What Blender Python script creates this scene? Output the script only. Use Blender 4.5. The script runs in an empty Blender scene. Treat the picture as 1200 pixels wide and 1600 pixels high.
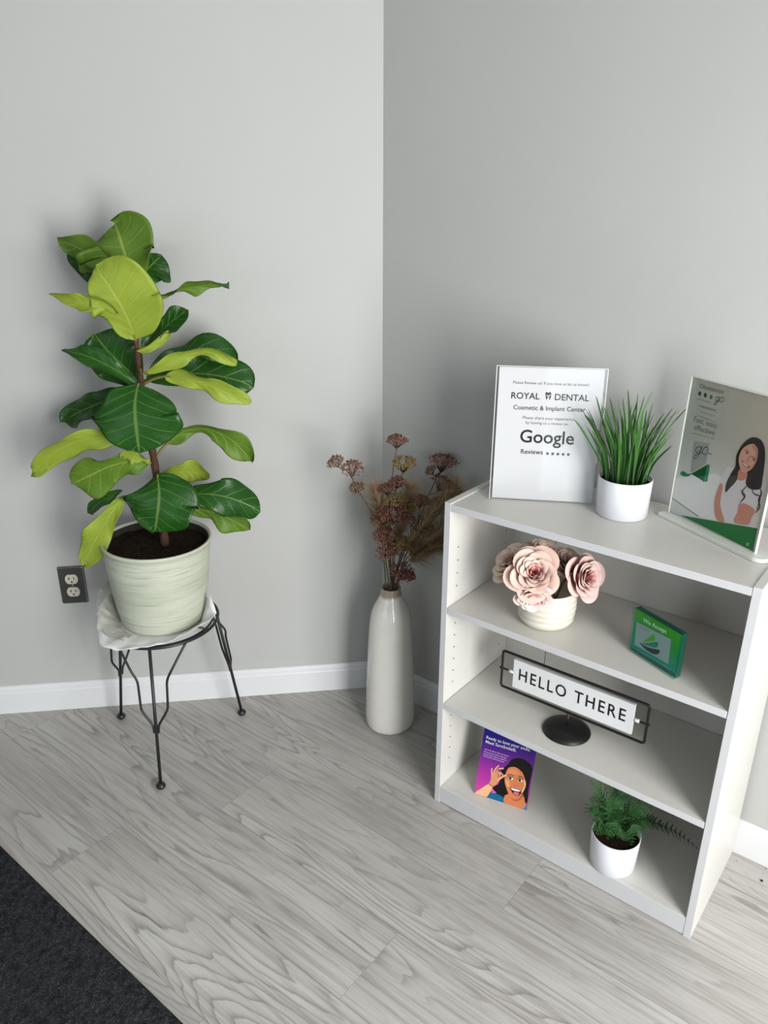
import bpy, bmesh, math, random
import numpy as np
from mathutils import Vector, Matrix, noise as mnoise
rnd = random.Random(7)
SC = bpy.context.scene
COL = SC.collection
PI = math.pi

# ------------------------------------------------------------------ camera
F_PX = 1211.18; PITCH = -0.3836; YAW = 0.9002; ROLL = 0.0038
CAM = np.array([-1.5979, -1.2742, 1.4038])
_cp, _sp, _cy, _sy = math.cos(PITCH), math.sin(PITCH), math.cos(YAW), math.sin(YAW)
FWD = np.array([_sy*_cp, _cy*_cp, _sp]); _r0 = np.array([_cy, -_sy, 0.0]); _u0 = np.cross(_r0, FWD)
RIGHT = math.cos(ROLL)*_r0 + math.sin(ROLL)*_u0
UP = math.cos(ROLL)*_u0 - math.sin(ROLL)*_r0
cam_data = bpy.data.cameras.new('camera'); cam = bpy.data.objects.new('camera', cam_data); COL.objects.link(cam)
cam_data.sensor_fit = 'HORIZONTAL'; cam_data.sensor_width = 36.0; cam_data.lens = F_PX/1200*36.0
cam_data.clip_start = 0.02
cam.matrix_world = Matrix(((RIGHT[0], UP[0], -FWD[0], CAM[0]), (RIGHT[1], UP[1], -FWD[1], CAM[1]),
                           (RIGHT[2], UP[2], -FWD[2], CAM[2]), (0, 0, 0, 1)))
SC.camera = cam

# ------------------------------------------------------------------ world, daylight through shop window and door, added side fill, exposure
SC.view_settings.view_transform = 'Standard'; SC.view_settings.look = 'None'
SC.view_settings.gamma = 1.0; SC.view_settings.exposure = 0.3; SC.view_settings.use_curve_mapping = False
SC.cycles.use_denoising = True
SC.cycles.max_bounces = 10; SC.cycles.diffuse_bounces = 6; SC.cycles.transparent_max_bounces = 16
SC.cycles.sample_clamp_indirect = 6.0
world = bpy.data.worlds.new('sky'); SC.world = world; world.use_nodes = True
world.node_tree.nodes['Background'].inputs[0].default_value = (0.75, 0.87, 1.0, 1)
world.node_tree.nodes['Background'].inputs[1].default_value = 1.5

def area(name, loc, direction, sx, sy, power, color=(1, 1, 1), spread=180):
    d = bpy.data.lights.new(name, 'AREA'); d.shape = 'RECTANGLE'; d.size = sx; d.size_y = sy
    d.energy = power; d.color = color; d.spread = math.radians(spread)
    o = bpy.data.objects.new(name, d); COL.objects.link(o); o.location = loc
    o.rotation_euler = Vector(direction).to_track_quat('-Z', 'Y').to_euler()
    return o
area('daylight_shop_window', (-1.27, -2.46, 1.12), (0, 1, 0), 1.10, 2.0, 90, (1.0, 0.99, 0.965))
area('daylight_glass_door', (-2.70, -2.46, 1.12), (0, 1, 0), 0.86, 2.0, 4, (1.0, 0.985, 0.95))
area('side_fill_light', (-4.46, -0.4, 1.45), (1, 0, 0), 2.6, 1.7, 5, (1.0, 0.97, 0.90))  # soft fill light, added outside an invented opening in the side wall

# ------------------------------------------------------------------ measuring helpers: a sight line of the photograph met with a real surface
H_TOP = 0.8053; XF = -0.3091; XB = -0.0138; YL = -0.4176; YR = -1.0555; Z_ROSE = 0.5532; Z_SIGN = 0.2972; Z_LOW = 0.0485
ANG = 2.3397
DV = np.array([-math.sin(ANG), -math.cos(ANG), 0.0]); NV = np.array([math.cos(ANG), -math.sin(ANG), 0.0])
def V(*a): return np.array(a, float)
def unit(a): a = np.asarray(a, float); return a/np.linalg.norm(a)
def ray(u, v): return FWD + RIGHT*(u-600)/F_PX - UP*(v-800)/F_PX
def on_plane(u, v, p, n):
    d = ray(u, v); n = np.asarray(n, float)
    return CAM + d*(((np.asarray(p, float)-CAM)@n)/(d@n))
def on_z(u, v, z): return on_plane(u, v, (0, 0, z), (0, 0, 1))
def pixel(X):
    d = np.asarray(X, float)-CAM; w = d@FWD
    return 600+F_PX*(d@RIGHT)/w, 800-F_PX*(d@UP)/w, w
FH = unit((FWD[0], FWD[1], 0))
def facing(u, v, c, toward=0.0):
    """point on the upright plane through c that faces the room, moved `toward` metres into the room"""
    return on_plane(u, v, np.asarray(c, float)-FH*toward, FH)
def height_on_axis(x, y, v):
    lo, hi = -0.2, 2.5
    for _ in range(50):
        m = (lo+hi)/2
        if pixel((x, y, m))[1] > v: lo = m
        else: hi = m
    return (lo+hi)/2

# ------------------------------------------------------------------ node materials
ALBEDO = 0.78                                                          # every paint and print colour below is given relative to white paper; this is that paper's reflectance
class NT:
    def __init__(self, name):
        self.m = bpy.data.materials.new(name); self.m.use_nodes = True
        self.t = self.m.node_tree; self.p = self.t.nodes['Principled BSDF']; self.out = self.t.nodes['Material Output']
    def n(self, typ, ins=None, **kw):
        nd = self.t.nodes.new(typ)
        for k, v in kw.items(): setattr(nd, k, v)
        for k, v in (ins or {}).items(): self.set(nd.inputs[k], v)
        return nd
    def set(self, sock, v):
        if isinstance(v, bpy.types.NodeSocket): self.t.links.new(v, sock)
        elif isinstance(v, bpy.types.Node): self.t.links.new(v.outputs[0], sock)
        else:
            if isinstance(v, (tuple, list)) and len(v) == 3 and sock.type == 'RGBA': v = (*v, 1)
            sock.default_value = v
    def dim(self, c):
        return tuple(x*ALBEDO for x in c[:3]) if isinstance(c, (tuple, list)) else c
    def math(self, op, a, b=0.0, clamp=False):
        nd = self.n('ShaderNodeMath', operation=op); nd.use_clamp = clamp
        self.set(nd.inputs[0], a); self.set(nd.inputs[1], b); return nd.outputs[0]
    def mix(self, f, a, b, blend='MIX'):
        nd = self.n('ShaderNodeMix', data_type='RGBA', blend_type=blend)
        self.set(nd.inputs[0], f); self.set(nd.inputs[6], self.dim(a)); self.set(nd.inputs[7], self.dim(b)); return nd.outputs[2]
    def ramp(self, f, stops):
        nd = self.n('ShaderNodeValToRGB'); cr = nd.color_ramp
        while len(cr.elements) < len(stops): cr.elements.new(0.5)
        for e, (p, c) in zip(cr.elements, stops):
            e.position = p; e.color = (*self.dim(c), 1)
        self.set(nd.inputs[0], f); return nd.outputs[0]
    def smooth(self, x, a, b):
        nd = self.n('ShaderNodeMapRange', interpolation_type='SMOOTHSTEP'); self.set(nd.inputs[0], x)
        nd.inputs[1].default_value = a; nd.inputs[2].default_value = b; return nd.outputs[0]
    def noise(self, vec, scale, detail=2.0, rough=0.5, dist=0.0):
        nd = self.n('ShaderNodeTexNoise', {'Scale': scale, 'Detail': detail, 'Roughness': rough, 'Distortion': dist})
        if vec is not None: self.set(nd.inputs['Vector'], vec)
        return nd.outputs[0]
    def pos(self):
        return self.n('ShaderNodeNewGeometry').outputs['Position']
    def scale(self, vec, s):
        nd = self.n('ShaderNodeVectorMath', operation='MULTIPLY'); self.set(nd.inputs[0], vec); nd.inputs[1].default_value = s; return nd.outputs[0]
    def bump(self, h, strength=0.3, dist=0.001):
        nd = self.n('ShaderNodeBump', {'Height': h, 'Strength': strength, 'Distance': dist}); self.set(self.p.inputs['Normal'], nd.outputs[0])
    def base(self, c, rough=0.5, spec=0.5, metal=0.0):
        self.set(self.p.inputs['Base Color'], self.dim(c)); self.set(self.p.inputs['Roughness'], rough)
        self.p.inputs['Specular IOR Level'].default_value = spec; self.p.inputs['Metallic'].default_value = metal
        return self

def s2l(r, g=None, b=None):
    if g is None: g = b = r
    f = lambda c: (c/255/12.92) if c/255 <= 0.04045 else ((c/255+0.055)/1.055)**2.4
    return (f(r), f(g), f(b))

def plain(name, col, rough=0.5, spec=0.5, metal=0.0, grain=0.0, gscale=200, bump=0.0):
    t = NT(name); c = col
    if grain or bump:
        nz = t.noise(t.pos(), gscale, 3)
        if grain:
            c = t.mix(nz, tuple(x*(1-grain) for x in col), tuple(min(1, x*(1+grain)) for x in col))
        if bump: t.bump(nz, bump, 0.001)
    t.base(c, rough, spec, metal); return t.m

M = {}
def wall_mat():
    t = NT('grey_wall_paint'); p = t.pos()
    nz = t.noise(p, 3.0, 3); orange = t.noise(p, 170, 2)
    t.base(t.mix(nz, (0.505, 0.508, 0.492), (0.545, 0.548, 0.532)), 0.55, 0.3); t.bump(orange, 0.10, 0.0008)
    return t.m
M['wall'] = wall_mat()
M['far_wall'] = plain('taupe_wall_paint', (0.22, 0.20, 0.17), 0.6, 0.3, grain=0.04, gscale=6)
M['trim'] = plain('white_trim_paint', (0.80, 0.81, 0.82), 0.35, 0.5, grain=0.02, gscale=9)
M['ceiling'] = plain('ceiling_paint', (0.52, 0.52, 0.51), 0.8, grain=0.02, gscale=20)
M['dark'] = plain('dark_gap', (0.012, 0.012, 0.012), 0.8)
M['laminate'] = plain('white_laminate', (0.73, 0.717, 0.672), 0.34, 0.45, grain=0.012, gscale=14, bump=0.02)
M['laminate_edge'] = plain('grey_white_edge_banding', (0.62, 0.625, 0.64), 0.4, 0.4, grain=0.012, gscale=14)
M['black_metal'] = plain('black_painted_metal', (0.012, 0.013, 0.014), 0.38, 0.5, grain=0.2, gscale=60)
M['black_satin'] = plain('black_satin_paint', (0.007, 0.007, 0.008), 0.42, 0.4)
M['white_plastic'] = plain('white_plastic', (0.80, 0.81, 0.82), 0.35)
M['white_pot'] = plain('white_pot_glaze', (0.83, 0.85, 0.90), 0.28, 0.5)
M['soil'] = plain('dark_soil', (0.018, 0.011, 0.007), 0.95, 0.1, grain=0.7, gscale=260, bump=0.6)
M['paper'] = plain('white_paper', (0.66, 0.667, 0.68), 0.7, 0.2)
M['stem_brown'] = plain('brown_bark', (0.075, 0.035, 0.022), 0.75, 0.2, grain=0.5, gscale=120, bump=0.4)

def color_attr_mat(name, rough=0.4, spec=0.4, sub=0.0):
    t = NT(name); a = t.n('ShaderNodeVertexColor', layer_name='Col'); t.base(t.mix(1.0, (1.0, 1.0, 1.0), a.outputs[0], 'MULTIPLY'), rough, spec)
    return t
M['print'] = color_attr_mat('printed_ink', 0.5, 0.25).m

def acrylic(name, tint=(1, 1, 1), gloss=1.0):
    t = NT(name); tr = t.n('ShaderNodeBsdfTransparent', {'Color': tint}); gl = t.n('ShaderNodeBsdfGlossy', {'Roughness': 0.02})
    lw = t.n('ShaderNodeLayerWeight', {'Blend': 0.5}).outputs['Facing']; f = t.math('MULTIPLY', t.math('ADD', 0.04, t.math('MULTIPLY', t.math('POWER', lw, 5.0), 0.96)), gloss)
    ms = t.n('ShaderNodeMixShader'); t.set(ms.inputs[0], f); t.set(ms.inputs[1], tr); t.set(ms.inputs[2], gl)
    t.set(t.out.inputs['Surface'], ms); return t.m
M['acrylic'] = acrylic('clear_acrylic')
M['acrylic_matte'] = acrylic('anti_glare_acrylic', (1, 1, 1), 0.4)
M['acrylic_edge'] = plain('frosted_acrylic_edge', (0.80, 0.84, 0.78), 0.3)
M['acrylic_base'] = plain('milky_acrylic', (0.78, 0.80, 0.74), 0.2)

# ------------------------------------------------------------------ mesh helpers
class MB:
    """collects geometry in world coordinates, becomes one mesh object"""
    def __init__(self): self.v = []; self.f = []; self.mi = []; self.uv = []; self.col = []; self.sm = []
    def add(self, verts, faces, mi=0, col=None, uvs=None, smooth=True):
        b = len(self.v); self.v.extend([tuple(map(float, p)) for p in verts])
        for f in faces:
            self.f.append([b+i for i in f]); self.mi.append(mi); self.sm.append(smooth)
        if col is not None:
            cs = col if isinstance(col, list) else [col]*len(verts)
            while len(self.col) < b: self.col.append((1, 1, 1))
            self.col.extend(cs)
        if uvs is not None:
            while len(self.uv) < b: self.uv.append((0, 0))
            self.uv.extend(uvs)
        return self
    def box(self, lo, hi, mi=0, col=None):
        x0, y0, z0 = lo; x1, y1, z1 = hi
        v = [(x0,y0,z0),(x1,y0,z0),(x1,y1,z0),(x0,y1,z0),(x0,y0,z1),(x1,y0,z1),(x1,y1,z1),(x0,y1,z1)]
        return self.add(v, [(3,2,1,0),(4,5,6,7),(0,1,5,4),(1,2,6,5),(2,3,7,6),(3,0,4,7)], mi, col, smooth=False)
    def obox(self, o, X, Y, Z, lo, hi, mi=0, col=None):
        o = np.asarray(o, float); b = len(self.v)
        self.box(lo, hi, mi, col)
        for i in range(b, len(self.v)):
            a = self.v[i]; self.v[i] = tuple(o+np.asarray(X)*a[0]+np.asarray(Y)*a[1]+np.asarray(Z)*a[2])
        return self
    def tube(self, pts, rad, sides=8, mi=0, cap=True, col=None, closed=False):
        P = [np.asarray(p, float) for p in pts]; n = len(P)
        R = rad if isinstance(rad, (list, tuple, np.ndarray)) else [rad]*n
        T = []
        for i in range(n):
            a = P[(i-1) % n] if (closed or i > 0) else P[i]; c = P[(i+1) % n] if (closed or i < n-1) else P[i]
            d = c-a; T.append(d/(np.linalg.norm(d)+1e-12))
        ref = V(0, 0, 1) if abs(T[0][2]) < 0.9 else V(1, 0, 0)
        N = unit(np.cross(T[0], ref)); vs = []
        for i in range(n):
            N = N-T[i]*(N@T[i]); N = N/(np.linalg.norm(N)+1e-12); B = np.cross(T[i], N)
            for k in range(sides):
                a = 2*PI*k/sides; vs.append(P[i]+(N*math.cos(a)+B*math.sin(a))*R[i])
        fs = []
        m = n if closed else n-1
        for i in range(m):
            for k in range(sides):
                a = i*sides+k; b2 = i*sides+(k+1) % sides; j = ((i+1) % n)*sides
                fs.append((a, b2, j+(k+1) % sides, j+k))
        if cap and not closed:
            fs.append(tuple(range(sides))[::-1]); fs.append(tuple((n-1)*sides+k for k in range(sides)))
        return self.add(vs, fs, mi, col)
    def lathe(self, c, prof, seg=48, mi=0, axis=None, wob=None):
        """prof: list of (radius, height)"""
        c = np.asarray(c, float); Z = V(0, 0, 1) if axis is None else unit(axis)
        X = unit(np.cross(Z, V(0.3, 1, 0.1))); Y = np.cross(Z, X); vs = []
        for i, (r, h) in enumerate(prof):
            for k in range(seg):
                a = 2*PI*k/seg; rr = r if wob is None else r*wob(a, h)
                vs.append(c+(X*math.cos(a)+Y*math.sin(a))*rr+Z*h)
        fs = [(i*seg+k, i*seg+(k+1) % seg, (i+1)*seg+(k+1) % seg, (i+1)*seg+k) for i in range(len(prof)-1) for k in range(seg)]
        if prof[0][0] > 1e-6: fs.append(tuple(range(seg))[::-1])
        if prof[-1][0] > 1e-6: fs.append(tuple((len(prof)-1)*seg+k for k in range(seg)))
        return self.add(vs, fs, mi)
    def ball(self, c, r, seg=8, mi=0, col=None, squash=1.0, axis=None):
        c = np.asarray(c, float); rings = max(3, seg//2); vs = []
        Z = V(0, 0, 1) if axis is None else unit(axis)
        X = unit(np.cross(Z, V(0.31, 0.9, 0.2))); Y = np.cross(Z, X)
        vs.append(c+Z*r*squash)
        for i in range(1, rings):
            t = PI*i/rings
            for k in range(seg):
                a = 2*PI*k/seg; vs.append(c+(X*math.cos(a)+Y*math.sin(a))*r*math.sin(t)+Z*r*squash*math.cos(t))
        vs.append(c-Z*r*squash)
        fs = [(0, 1+k, 1+(k+1) % seg) for k in range(seg)]
        for i in range(rings-2):
            for k in range(seg):
                a = 1+i*seg; b = a+seg; fs.append((a+k, b+k, b+(k+1) % seg, a+(k+1) % seg))
        e = len(vs)-1; a = 1+(rings-2)*seg
        fs += [(a+k, e, a+(k+1) % seg) for k in range(seg)]
        return self.add(vs, fs, mi, col)
    def grid(self, G, mi=0, col=None, uv=None, flip=False, mask=None):
        """G[i][j] points"""
        n, m = len(G), len(G[0]); vs = [G[i][j] for i in range(n) for j in range(m)]
        fs = []
        for i in range(n-1):
            for j in range(m-1):
                if mask and mask(i, j): continue
                q = (i*m+j, i*m+j+1, (i+1)*m+j+1, (i+1)*m+j); fs.append(q[::-1] if flip else q)
        return self.add(vs, fs, mi, col, uv)
    def build(self, name, mats, parent=None, bevel=0.0, weld=False):
        me = bpy.data.meshes.new(name); o = bpy.data.objects.new(name, me); COL.objects.link(o)
        off = V(0, 0, 0)
        if parent is not None:
            par = parent; chain = []
            while par is not None: chain.append(V(*par.location)); par = par.parent
            off = sum(chain); o.parent = parent
        me.from_pydata([tuple(np.asarray(p)-off) for p in self.v], [], self.f)
        for mt in (mats if isinstance(mats, (list, tuple)) else [mats]): me.materials.append(mt)
        me.polygons.foreach_set('material_index', self.mi)
        me.polygons.foreach_set('use_smooth', self.sm)
        if self.col:
            while len(self.col) < len(self.v): self.col.append((1, 1, 1))
            a = me.attributes.new('Col', 'FLOAT_COLOR', 'POINT')
            a.data.foreach_set('color', [x for c in self.col for x in (*c[:3], 1.0)])
        if self.uv:
            while len(self.uv) < len(self.v): self.uv.append((0, 0))
            uvl = me.uv_layers.new(name='UVMap'); li = np.zeros(len(me.loops), dtype=np.int32); me.loops.foreach_get('vertex_index', li)
            uvl.data.foreach_set('uv', np.array(self.uv, dtype=np.float32)[li].ravel())
        if bevel:
            b = o.modifiers.new('bevel', 'BEVEL'); b.width = bevel; b.segments = 2; b.limit_method = 'ANGLE'
        me.update(); return o
def tag(o, label, cat, group=None):
    o['label'] = label; o['category'] = cat
    if group: o['group'] = group
    return o
def thing(name, loc, label, cat, group=None):
    o = bpy.data.objects.new(name, None); COL.objects.link(o); o.empty_display_size = 0.05
    o.location = tuple(map(float, loc)); return tag(o, label, cat, group)
def struct(o): o['kind'] = 'structure'; return o
def crom(pts, n=8, closed=False):
    """smooth curve through points (any dimension)"""
    P = [np.asarray(p, float) for p in pts]; out = []; m = len(P)
    rng = range(m) if closed else range(m-1)
    for i in rng:
        if closed: a, b, c, d = P[(i-1) % m], P[i], P[(i+1) % m], P[(i+2) % m]
        else: a, b, c, d = P[max(i-1, 0)], P[i], P[i+1], P[min(i+2, m-1)]
        for k in range(n):
            t = k/n
            out.append(0.5*((2*b)+(-a+c)*t+(2*a-5*b+4*c-d)*t*t+(-a+3*b-3*c+d)*t**3))
    if not closed: out.append(P[-1])
    return out

class Face:
    """a flat printed face: origin, in-plane axes, normal to the viewer's side"""
    def __init__(self, O, X, Y):
        self.O = np.asarray(O, float); self.X = unit(X); self.Y = unit(np.asarray(Y, float)-self.X*(np.asarray(Y)@self.X)); self.N = np.cross(self.X, self.Y)
    def uv(self, u, v):
        p = on_plane(u, v, self.O, self.N)-self.O; return np.array([p@self.X, p@self.Y])
    def at(self, a, b, h=0.0): return self.O+self.X*a+self.Y*b+self.N*h
LAYER = 0.00012
def ink_poly(mb, face, pts, col, layer, smooth=0, local=False):
    q = [np.asarray(p, float) for p in pts] if local else [face.uv(*p) for p in pts]
    if smooth: q = crom(q, smooth, True)
    area2 = sum(q[i][0]*q[(i+1) % len(q)][1]-q[(i+1) % len(q)][0]*q[i][1] for i in range(len(q)))
    if area2 < 0: q = q[::-1]
    from mathutils.geometry import tessellate_polygon
    tris = tessellate_polygon([[Vector((p[0], p[1], 0)) for p in q]])
    vs = [face.at(p[0], p[1], layer*LAYER) for p in q]
    fs = []
    for t in tris:
        a, b, c = (q[i] for i in t)
        cr = (b[0]-a[0])*(c[1]-a[1])-(b[1]-a[1])*(c[0]-a[0])
        fs.append(tuple(t) if cr > 0 else tuple(t)[::-1])
    mb.add(vs, fs, 0, col, smooth=False)
def ink_line(mb, face, pts, width, col, layer, n=6, taper=False):
    q = crom([face.uv(*p) for p in pts], n); L = []; m = len(q)
    for i in range(m):
        d = q[min(i+1, m-1)]-q[max(i-1, 0)]; d = d/(np.linalg.norm(d)+1e-9); nn = np.array([-d[1], d[0]])
        w = width*(0.35+0.65*math.sin(PI*(i+0.5)/m)) if taper else width
        L.append((q[i]+nn*w/2, q[i]-nn*w/2))
    vs = [face.at(*p, layer*LAYER) for a, b in L for p in (a, b)]
    mb.add(vs, [(2*i, 2*i+1, 2*i+3, 2*i+2) for i in range(m-1)], 0, col, smooth=False)
def ink_disc(mb, face, c, r, col, layer, ry=None, local=False, ang=0):
    p = np.asarray(c, float) if local else face.uv(*c); ry = ry or r
    ca, sa = math.cos(ang), math.sin(ang); pts = []
    for k in range(20):
        a = 2*PI*k/20; x, y = r*math.cos(a), ry*math.sin(a); pts.append((p[0]+x*ca-y*sa, p[1]+x*sa+y*ca))
    ink_poly(mb, face, pts, col, layer, local=True)
def lettering(name, body, face, p0, p1, parent, mat, layer=2, bold=0.0, yscale=1.0, local=False, depth=0.0, spacing=1.0):
    """text fitted between two baseline points, flat mesh"""
    cu = bpy.data.curves.new('txt', 'FONT'); cu.body = body; cu.offset = bold; cu.space_character = spacing; cu.resolution_u = 3
    o = bpy.data.objects.new('txt', cu); COL.objects.link(o); bpy.context.view_layer.update()
    me = bpy.data.meshes.new_from_object(o.evaluated_get(bpy.context.evaluated_depsgraph_get()))
    vs = [tuple(v.co) for v in me.vertices]; fs = [tuple(p.vertices) for p in me.polygons]
    bpy.data.objects.remove(o); bpy.data.curves.remove(cu); bpy.data.meshes.remove(me)
    a, b = (np.asarray(p0, float), np.asarray(p1, float)) if local else (face.uv(*p0), face.uv(*p1))
    xs = [v[0] for v in vs]; x0, x1 = min(xs), max(xs); s = np.linalg.norm(b-a)/(x1-x0)
    d = (b-a)/np.linalg.norm(b-a); e = np.array([-d[1], d[0]])
    out = []
    for v in vs:
        q = a+d*(v[0]-x0)*s+e*v[1]*s*yscale; out.append(face.at(q[0], q[1], layer*LAYER+depth))
    mb = MB(); mb.add(out, fs, 0, smooth=False)
    return mb.build(name, mat, parent)

# ================================================================== the room
ROOM_Y = -2.4; ROOM_X = -4.4; CEIL = 2.7
LW = DV*3.6                                                    # far end of the angled left wall
def prism(poly, z0, z1, mat, name):
    n = len(poly); mb = MB()
    mb.add([(p[0], p[1], z0) for p in poly]+[(p[0], p[1], z1) for p in poly],
           [tuple(range(n))[::-1], tuple(range(n, 2*n))]+[(i, (i+1) % n, n+(i+1) % n, n+i) for i in range(n)], smooth=False)
    return struct(mb.build(name, mat))
outer = V(0, 0, 0)-NV*0.1
prism([(0, 0), tuple(LW[:2]), tuple((LW-NV*0.1)[:2]), (0.0, 0.145)], 0, CEIL, M['wall'], 'wall_left')
prism([(0, ROOM_Y-0.1), (0.1, ROOM_Y-0.1), (0.1, 0.1), (0, 0)], 0, CEIL, M['wall'], 'wall_right')
mb = MB()
for lo, hi in (((-0.7, 0), (0, CEIL)), ((-1.84, 0), (-0.7, 0.12)), ((-1.84, 2.12), (-0.7, CEIL)), ((-2.25, 0), (-1.84, CEIL)),
               ((-3.15, 2.14), (-2.25, CEIL)), ((ROOM_X, 0), (-3.15, CEIL))):
    mb.box((lo[0], ROOM_Y-0.1, lo[1]), (hi[0], ROOM_Y, hi[1]))
struct(mb.build('wall_front', M['far_wall']))
mb = MB()
for lo, hi in (((ROOM_Y, 0), (-1.7, CEIL)), ((-1.7, 0), (0.9, 0.6)), ((-1.7, 2.3), (0.9, CEIL)), ((0.9, 0), (2.503, CEIL))):
    mb.box((ROOM_X-0.1, lo[0], lo[1]), (ROOM_X, hi[0], hi[1]))
struct(mb.build('wall_side', M['far_wall']))
mb = MB(); mb.box((ROOM_X-0.1, LW[1], 0), (LW[0], LW[1]+0.1, CEIL)); struct(mb.build('wall_back', M['far_wall']))
prism([(ROOM_X, ROOM_Y), (0, ROOM_Y), (0, 0), tuple(LW[:2]), (ROOM_X, LW[1])], CEIL, CEIL+0.1, M['ceiling'], 'ceiling')
# window and door frames behind the photographer
def frame(name, x0, x1, z0, z1, mull=()):
    mb = MB(); y0, y1 = ROOM_Y-0.09, ROOM_Y-0.02; w = 0.05
    mb.box((x0, y0, z0), (x0+w, y1, z1)); mb.box((x1-w, y0, z0), (x1, y1, z1)); mb.box((x0+w, y0, z0), (x1-w, y1, z0+w)); mb.box((x0+w, y0, z1-w), (x1-w, y1, z1))
    for z in mull: mb.box((x0+w, y0, z-w/2), (x1-w, y1, z+w/2))
    return struct(mb.build(name, M['black_metal']))
frame('window_1', -1.84, -0.7, 0.12, 2.12)
frame('door_1', -3.15, -2.25, 0.0, 2.14, (0.25,))
mb = MB(); mb.box((ROOM_X-0.09, -1.7, 0.6), (ROOM_X-0.02, -1.65, 2.3)); mb.box((ROOM_X-0.09, 0.85, 0.6), (ROOM_X-0.02, 0.9, 2.3))
mb.box((ROOM_X-0.09, -1.65, 0.6), (ROOM_X-0.02, 0.85, 0.65)); mb.box((ROOM_X-0.09, -1.65, 2.25), (ROOM_X-0.02, 0.85, 2.3)); struct(mb.build('added_fill_window', M['black_metal']))  # frame of the unseen side opening, added to let the fill in

# floor: vinyl planks, each a quad with its own grain
def floor_mat():
    t = NT('grey_oak_vinyl_plank')
    uv = t.n('ShaderNodeUVMap', uv_map='UVMap').outputs[0]; vc = t.n('ShaderNodeVertexColor', layer_name='Col').outputs[0]
    sep = t.n('ShaderNodeSeparateColor', {'Color': vc}); r, g, b = sep.outputs
    suv = t.n('ShaderNodeSeparateXYZ', {0: uv}); u, v = suv.outputs[0], suv.outputs[1]
    um = t.math('MULTIPLY', u, 0.184)
    def co(su, sv):
        return t.n('ShaderNodeCombineXYZ', {'X': t.math('ADD', t.math('MULTIPLY', um, su), t.math('MULTIPLY', r, 37.0)),
                                            'Y': t.math('ADD', t.math('MULTIPLY', v, sv), t.math('MULTIPLY', g, 53.0)), 'Z': t.math('MULTIPLY', b, 19.0)}).outputs[0]
    wob = t.noise(co(6.0, 0.75), 1.0, 2, 0.45, 0.25)
    wob2 = t.noise(co(42, 5.5), 1.0, 2, 0.5)
    bend = t.math('ADD', wob, t.math('MULTIPLY', wob2, 0.045))
    ph = t.math('FRACT', t.math('MULTIPLY', bend, 28.0))
    line = t.math('MULTIPLY', t.math('POWER', ph, 4.5), t.smooth(t.math('SUBTRACT', 1.0, ph), 0.0, 0.10))
    patch = t.smooth(t.noise(co(9, 1.3), 1.0, 2), 0.40, 0.60)
    fib = t.noise(co(260, 7), 1.0, 3, 0.65)
    fib2 = t.noise(co(95, 2.2), 1.0, 3, 0.6)
    blot = t.noise(co(8, 1.8), 1.0, 3, 0.55)
    c = t.ramp(blot, [(0.25, s2l(180, 176, 171)), (0.5, s2l(198, 195, 190)), (0.78, s2l(214, 212, 208))])
    c = t.mix(t.math('MULTIPLY', t.smooth(fib2, 0.44, 0.72), 0.55), c, s2l(150, 145, 139))
    c = t.mix(t.math('MULTIPLY', t.smooth(fib, 0.48, 0.72), 0.42), c, s2l(138, 133, 127))
    c = t.mix(t.math('MULTIPLY', t.math('MULTIPLY', line, patch), 0.95), c, s2l(122, 116, 110))
    c = t.mix(t.math('MULTIPLY', t.math('MULTIPLY', line, t.math('SUBTRACT', 1.0, patch)), 0.22), c, s2l(140, 135, 129))
    crk = t.math('ABSOLUTE', t.math('SUBTRACT', t.noise(co(13, 1.1), 1.0, 3, 0.5), 0.5))
    cm = t.math('MULTIPLY', t.math('SUBTRACT', 1.0, t.smooth(crk, 0.001, 0.010)), t.smooth(t.noise(co(7, 3.1), 1.0, 1), 0.66, 0.72))
    c = t.mix(t.math('MULTIPLY', cm, 0.7), c, s2l(70, 66, 62))
    kn = t.n('ShaderNodeTexVoronoi', {'Vector': co(7.5, 2.6), 'Scale': 1.0}).outputs['Distance']
    c = t.mix(t.math('MULTIPLY', t.math('SUBTRACT', 1.0, t.smooth(kn, 0.02, 0.10)), 0.55), c, s2l(105, 100, 96))
    c = t.mix(t.math('MULTIPLY', t.math('SUBTRACT', b, 0.5), 0.55, True), c, s2l(168, 164, 160))
    eu = t.math('ABSOLUTE', t.math('SUBTRACT', u, 0.5))
    seam = t.smooth(eu, 0.4915, 0.498)
    c = t.mix(t.math('MULTIPLY', seam, 0.45), c, s2l(92, 89, 86))
    t.base(c, t.math('ADD', 0.36, t.math('MULTIPLY', fib2, 0.16)), 0.45)
    t.bump(t.math('SUBTRACT', t.math('MULTIPLY', fib, 0.5), t.math('MULTIPLY', line, 0.5)), 0.10, 0.0006)
    return t.m
PW, PL = 0.184, 1.22
JOINT = {2: -0.024, 3: -0.58, 4: 0.12, 5: -0.41, 1: -0.72, 0: -0.35}
mb = MB(); k = -1
rp = random.Random(11)
x = -0.118+PW
while x > ROOM_X-0.2:
    x0 = x-PW; j = JOINT.get(k, rp.uniform(-1, 0)); y = j-PL*4
    while y < 2.7:
        x1 = min(x, 0.0)
        c = (rp.random(), rp.random(), rp.random())
        ue = (x1-x0)/PW; e = 0.00015
        mb.add([(x0, y+e, 0), (x1, y+e, 0), (x1, y+PL-e, 0), (x0, y+PL-e, 0)], [(0, 1, 2, 3)], 0, c, [(0, y), (ue, y), (ue, y+PL), (0, y+PL)], smooth=False)
        y += PL
    x -= PW; k += 1
fl = mb.build('floor', floor_mat())
bm = bmesh.new(); bm.from_mesh(fl.data); geom = lambda: bm.verts[:]+bm.edges[:]+bm.faces[:]
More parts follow.
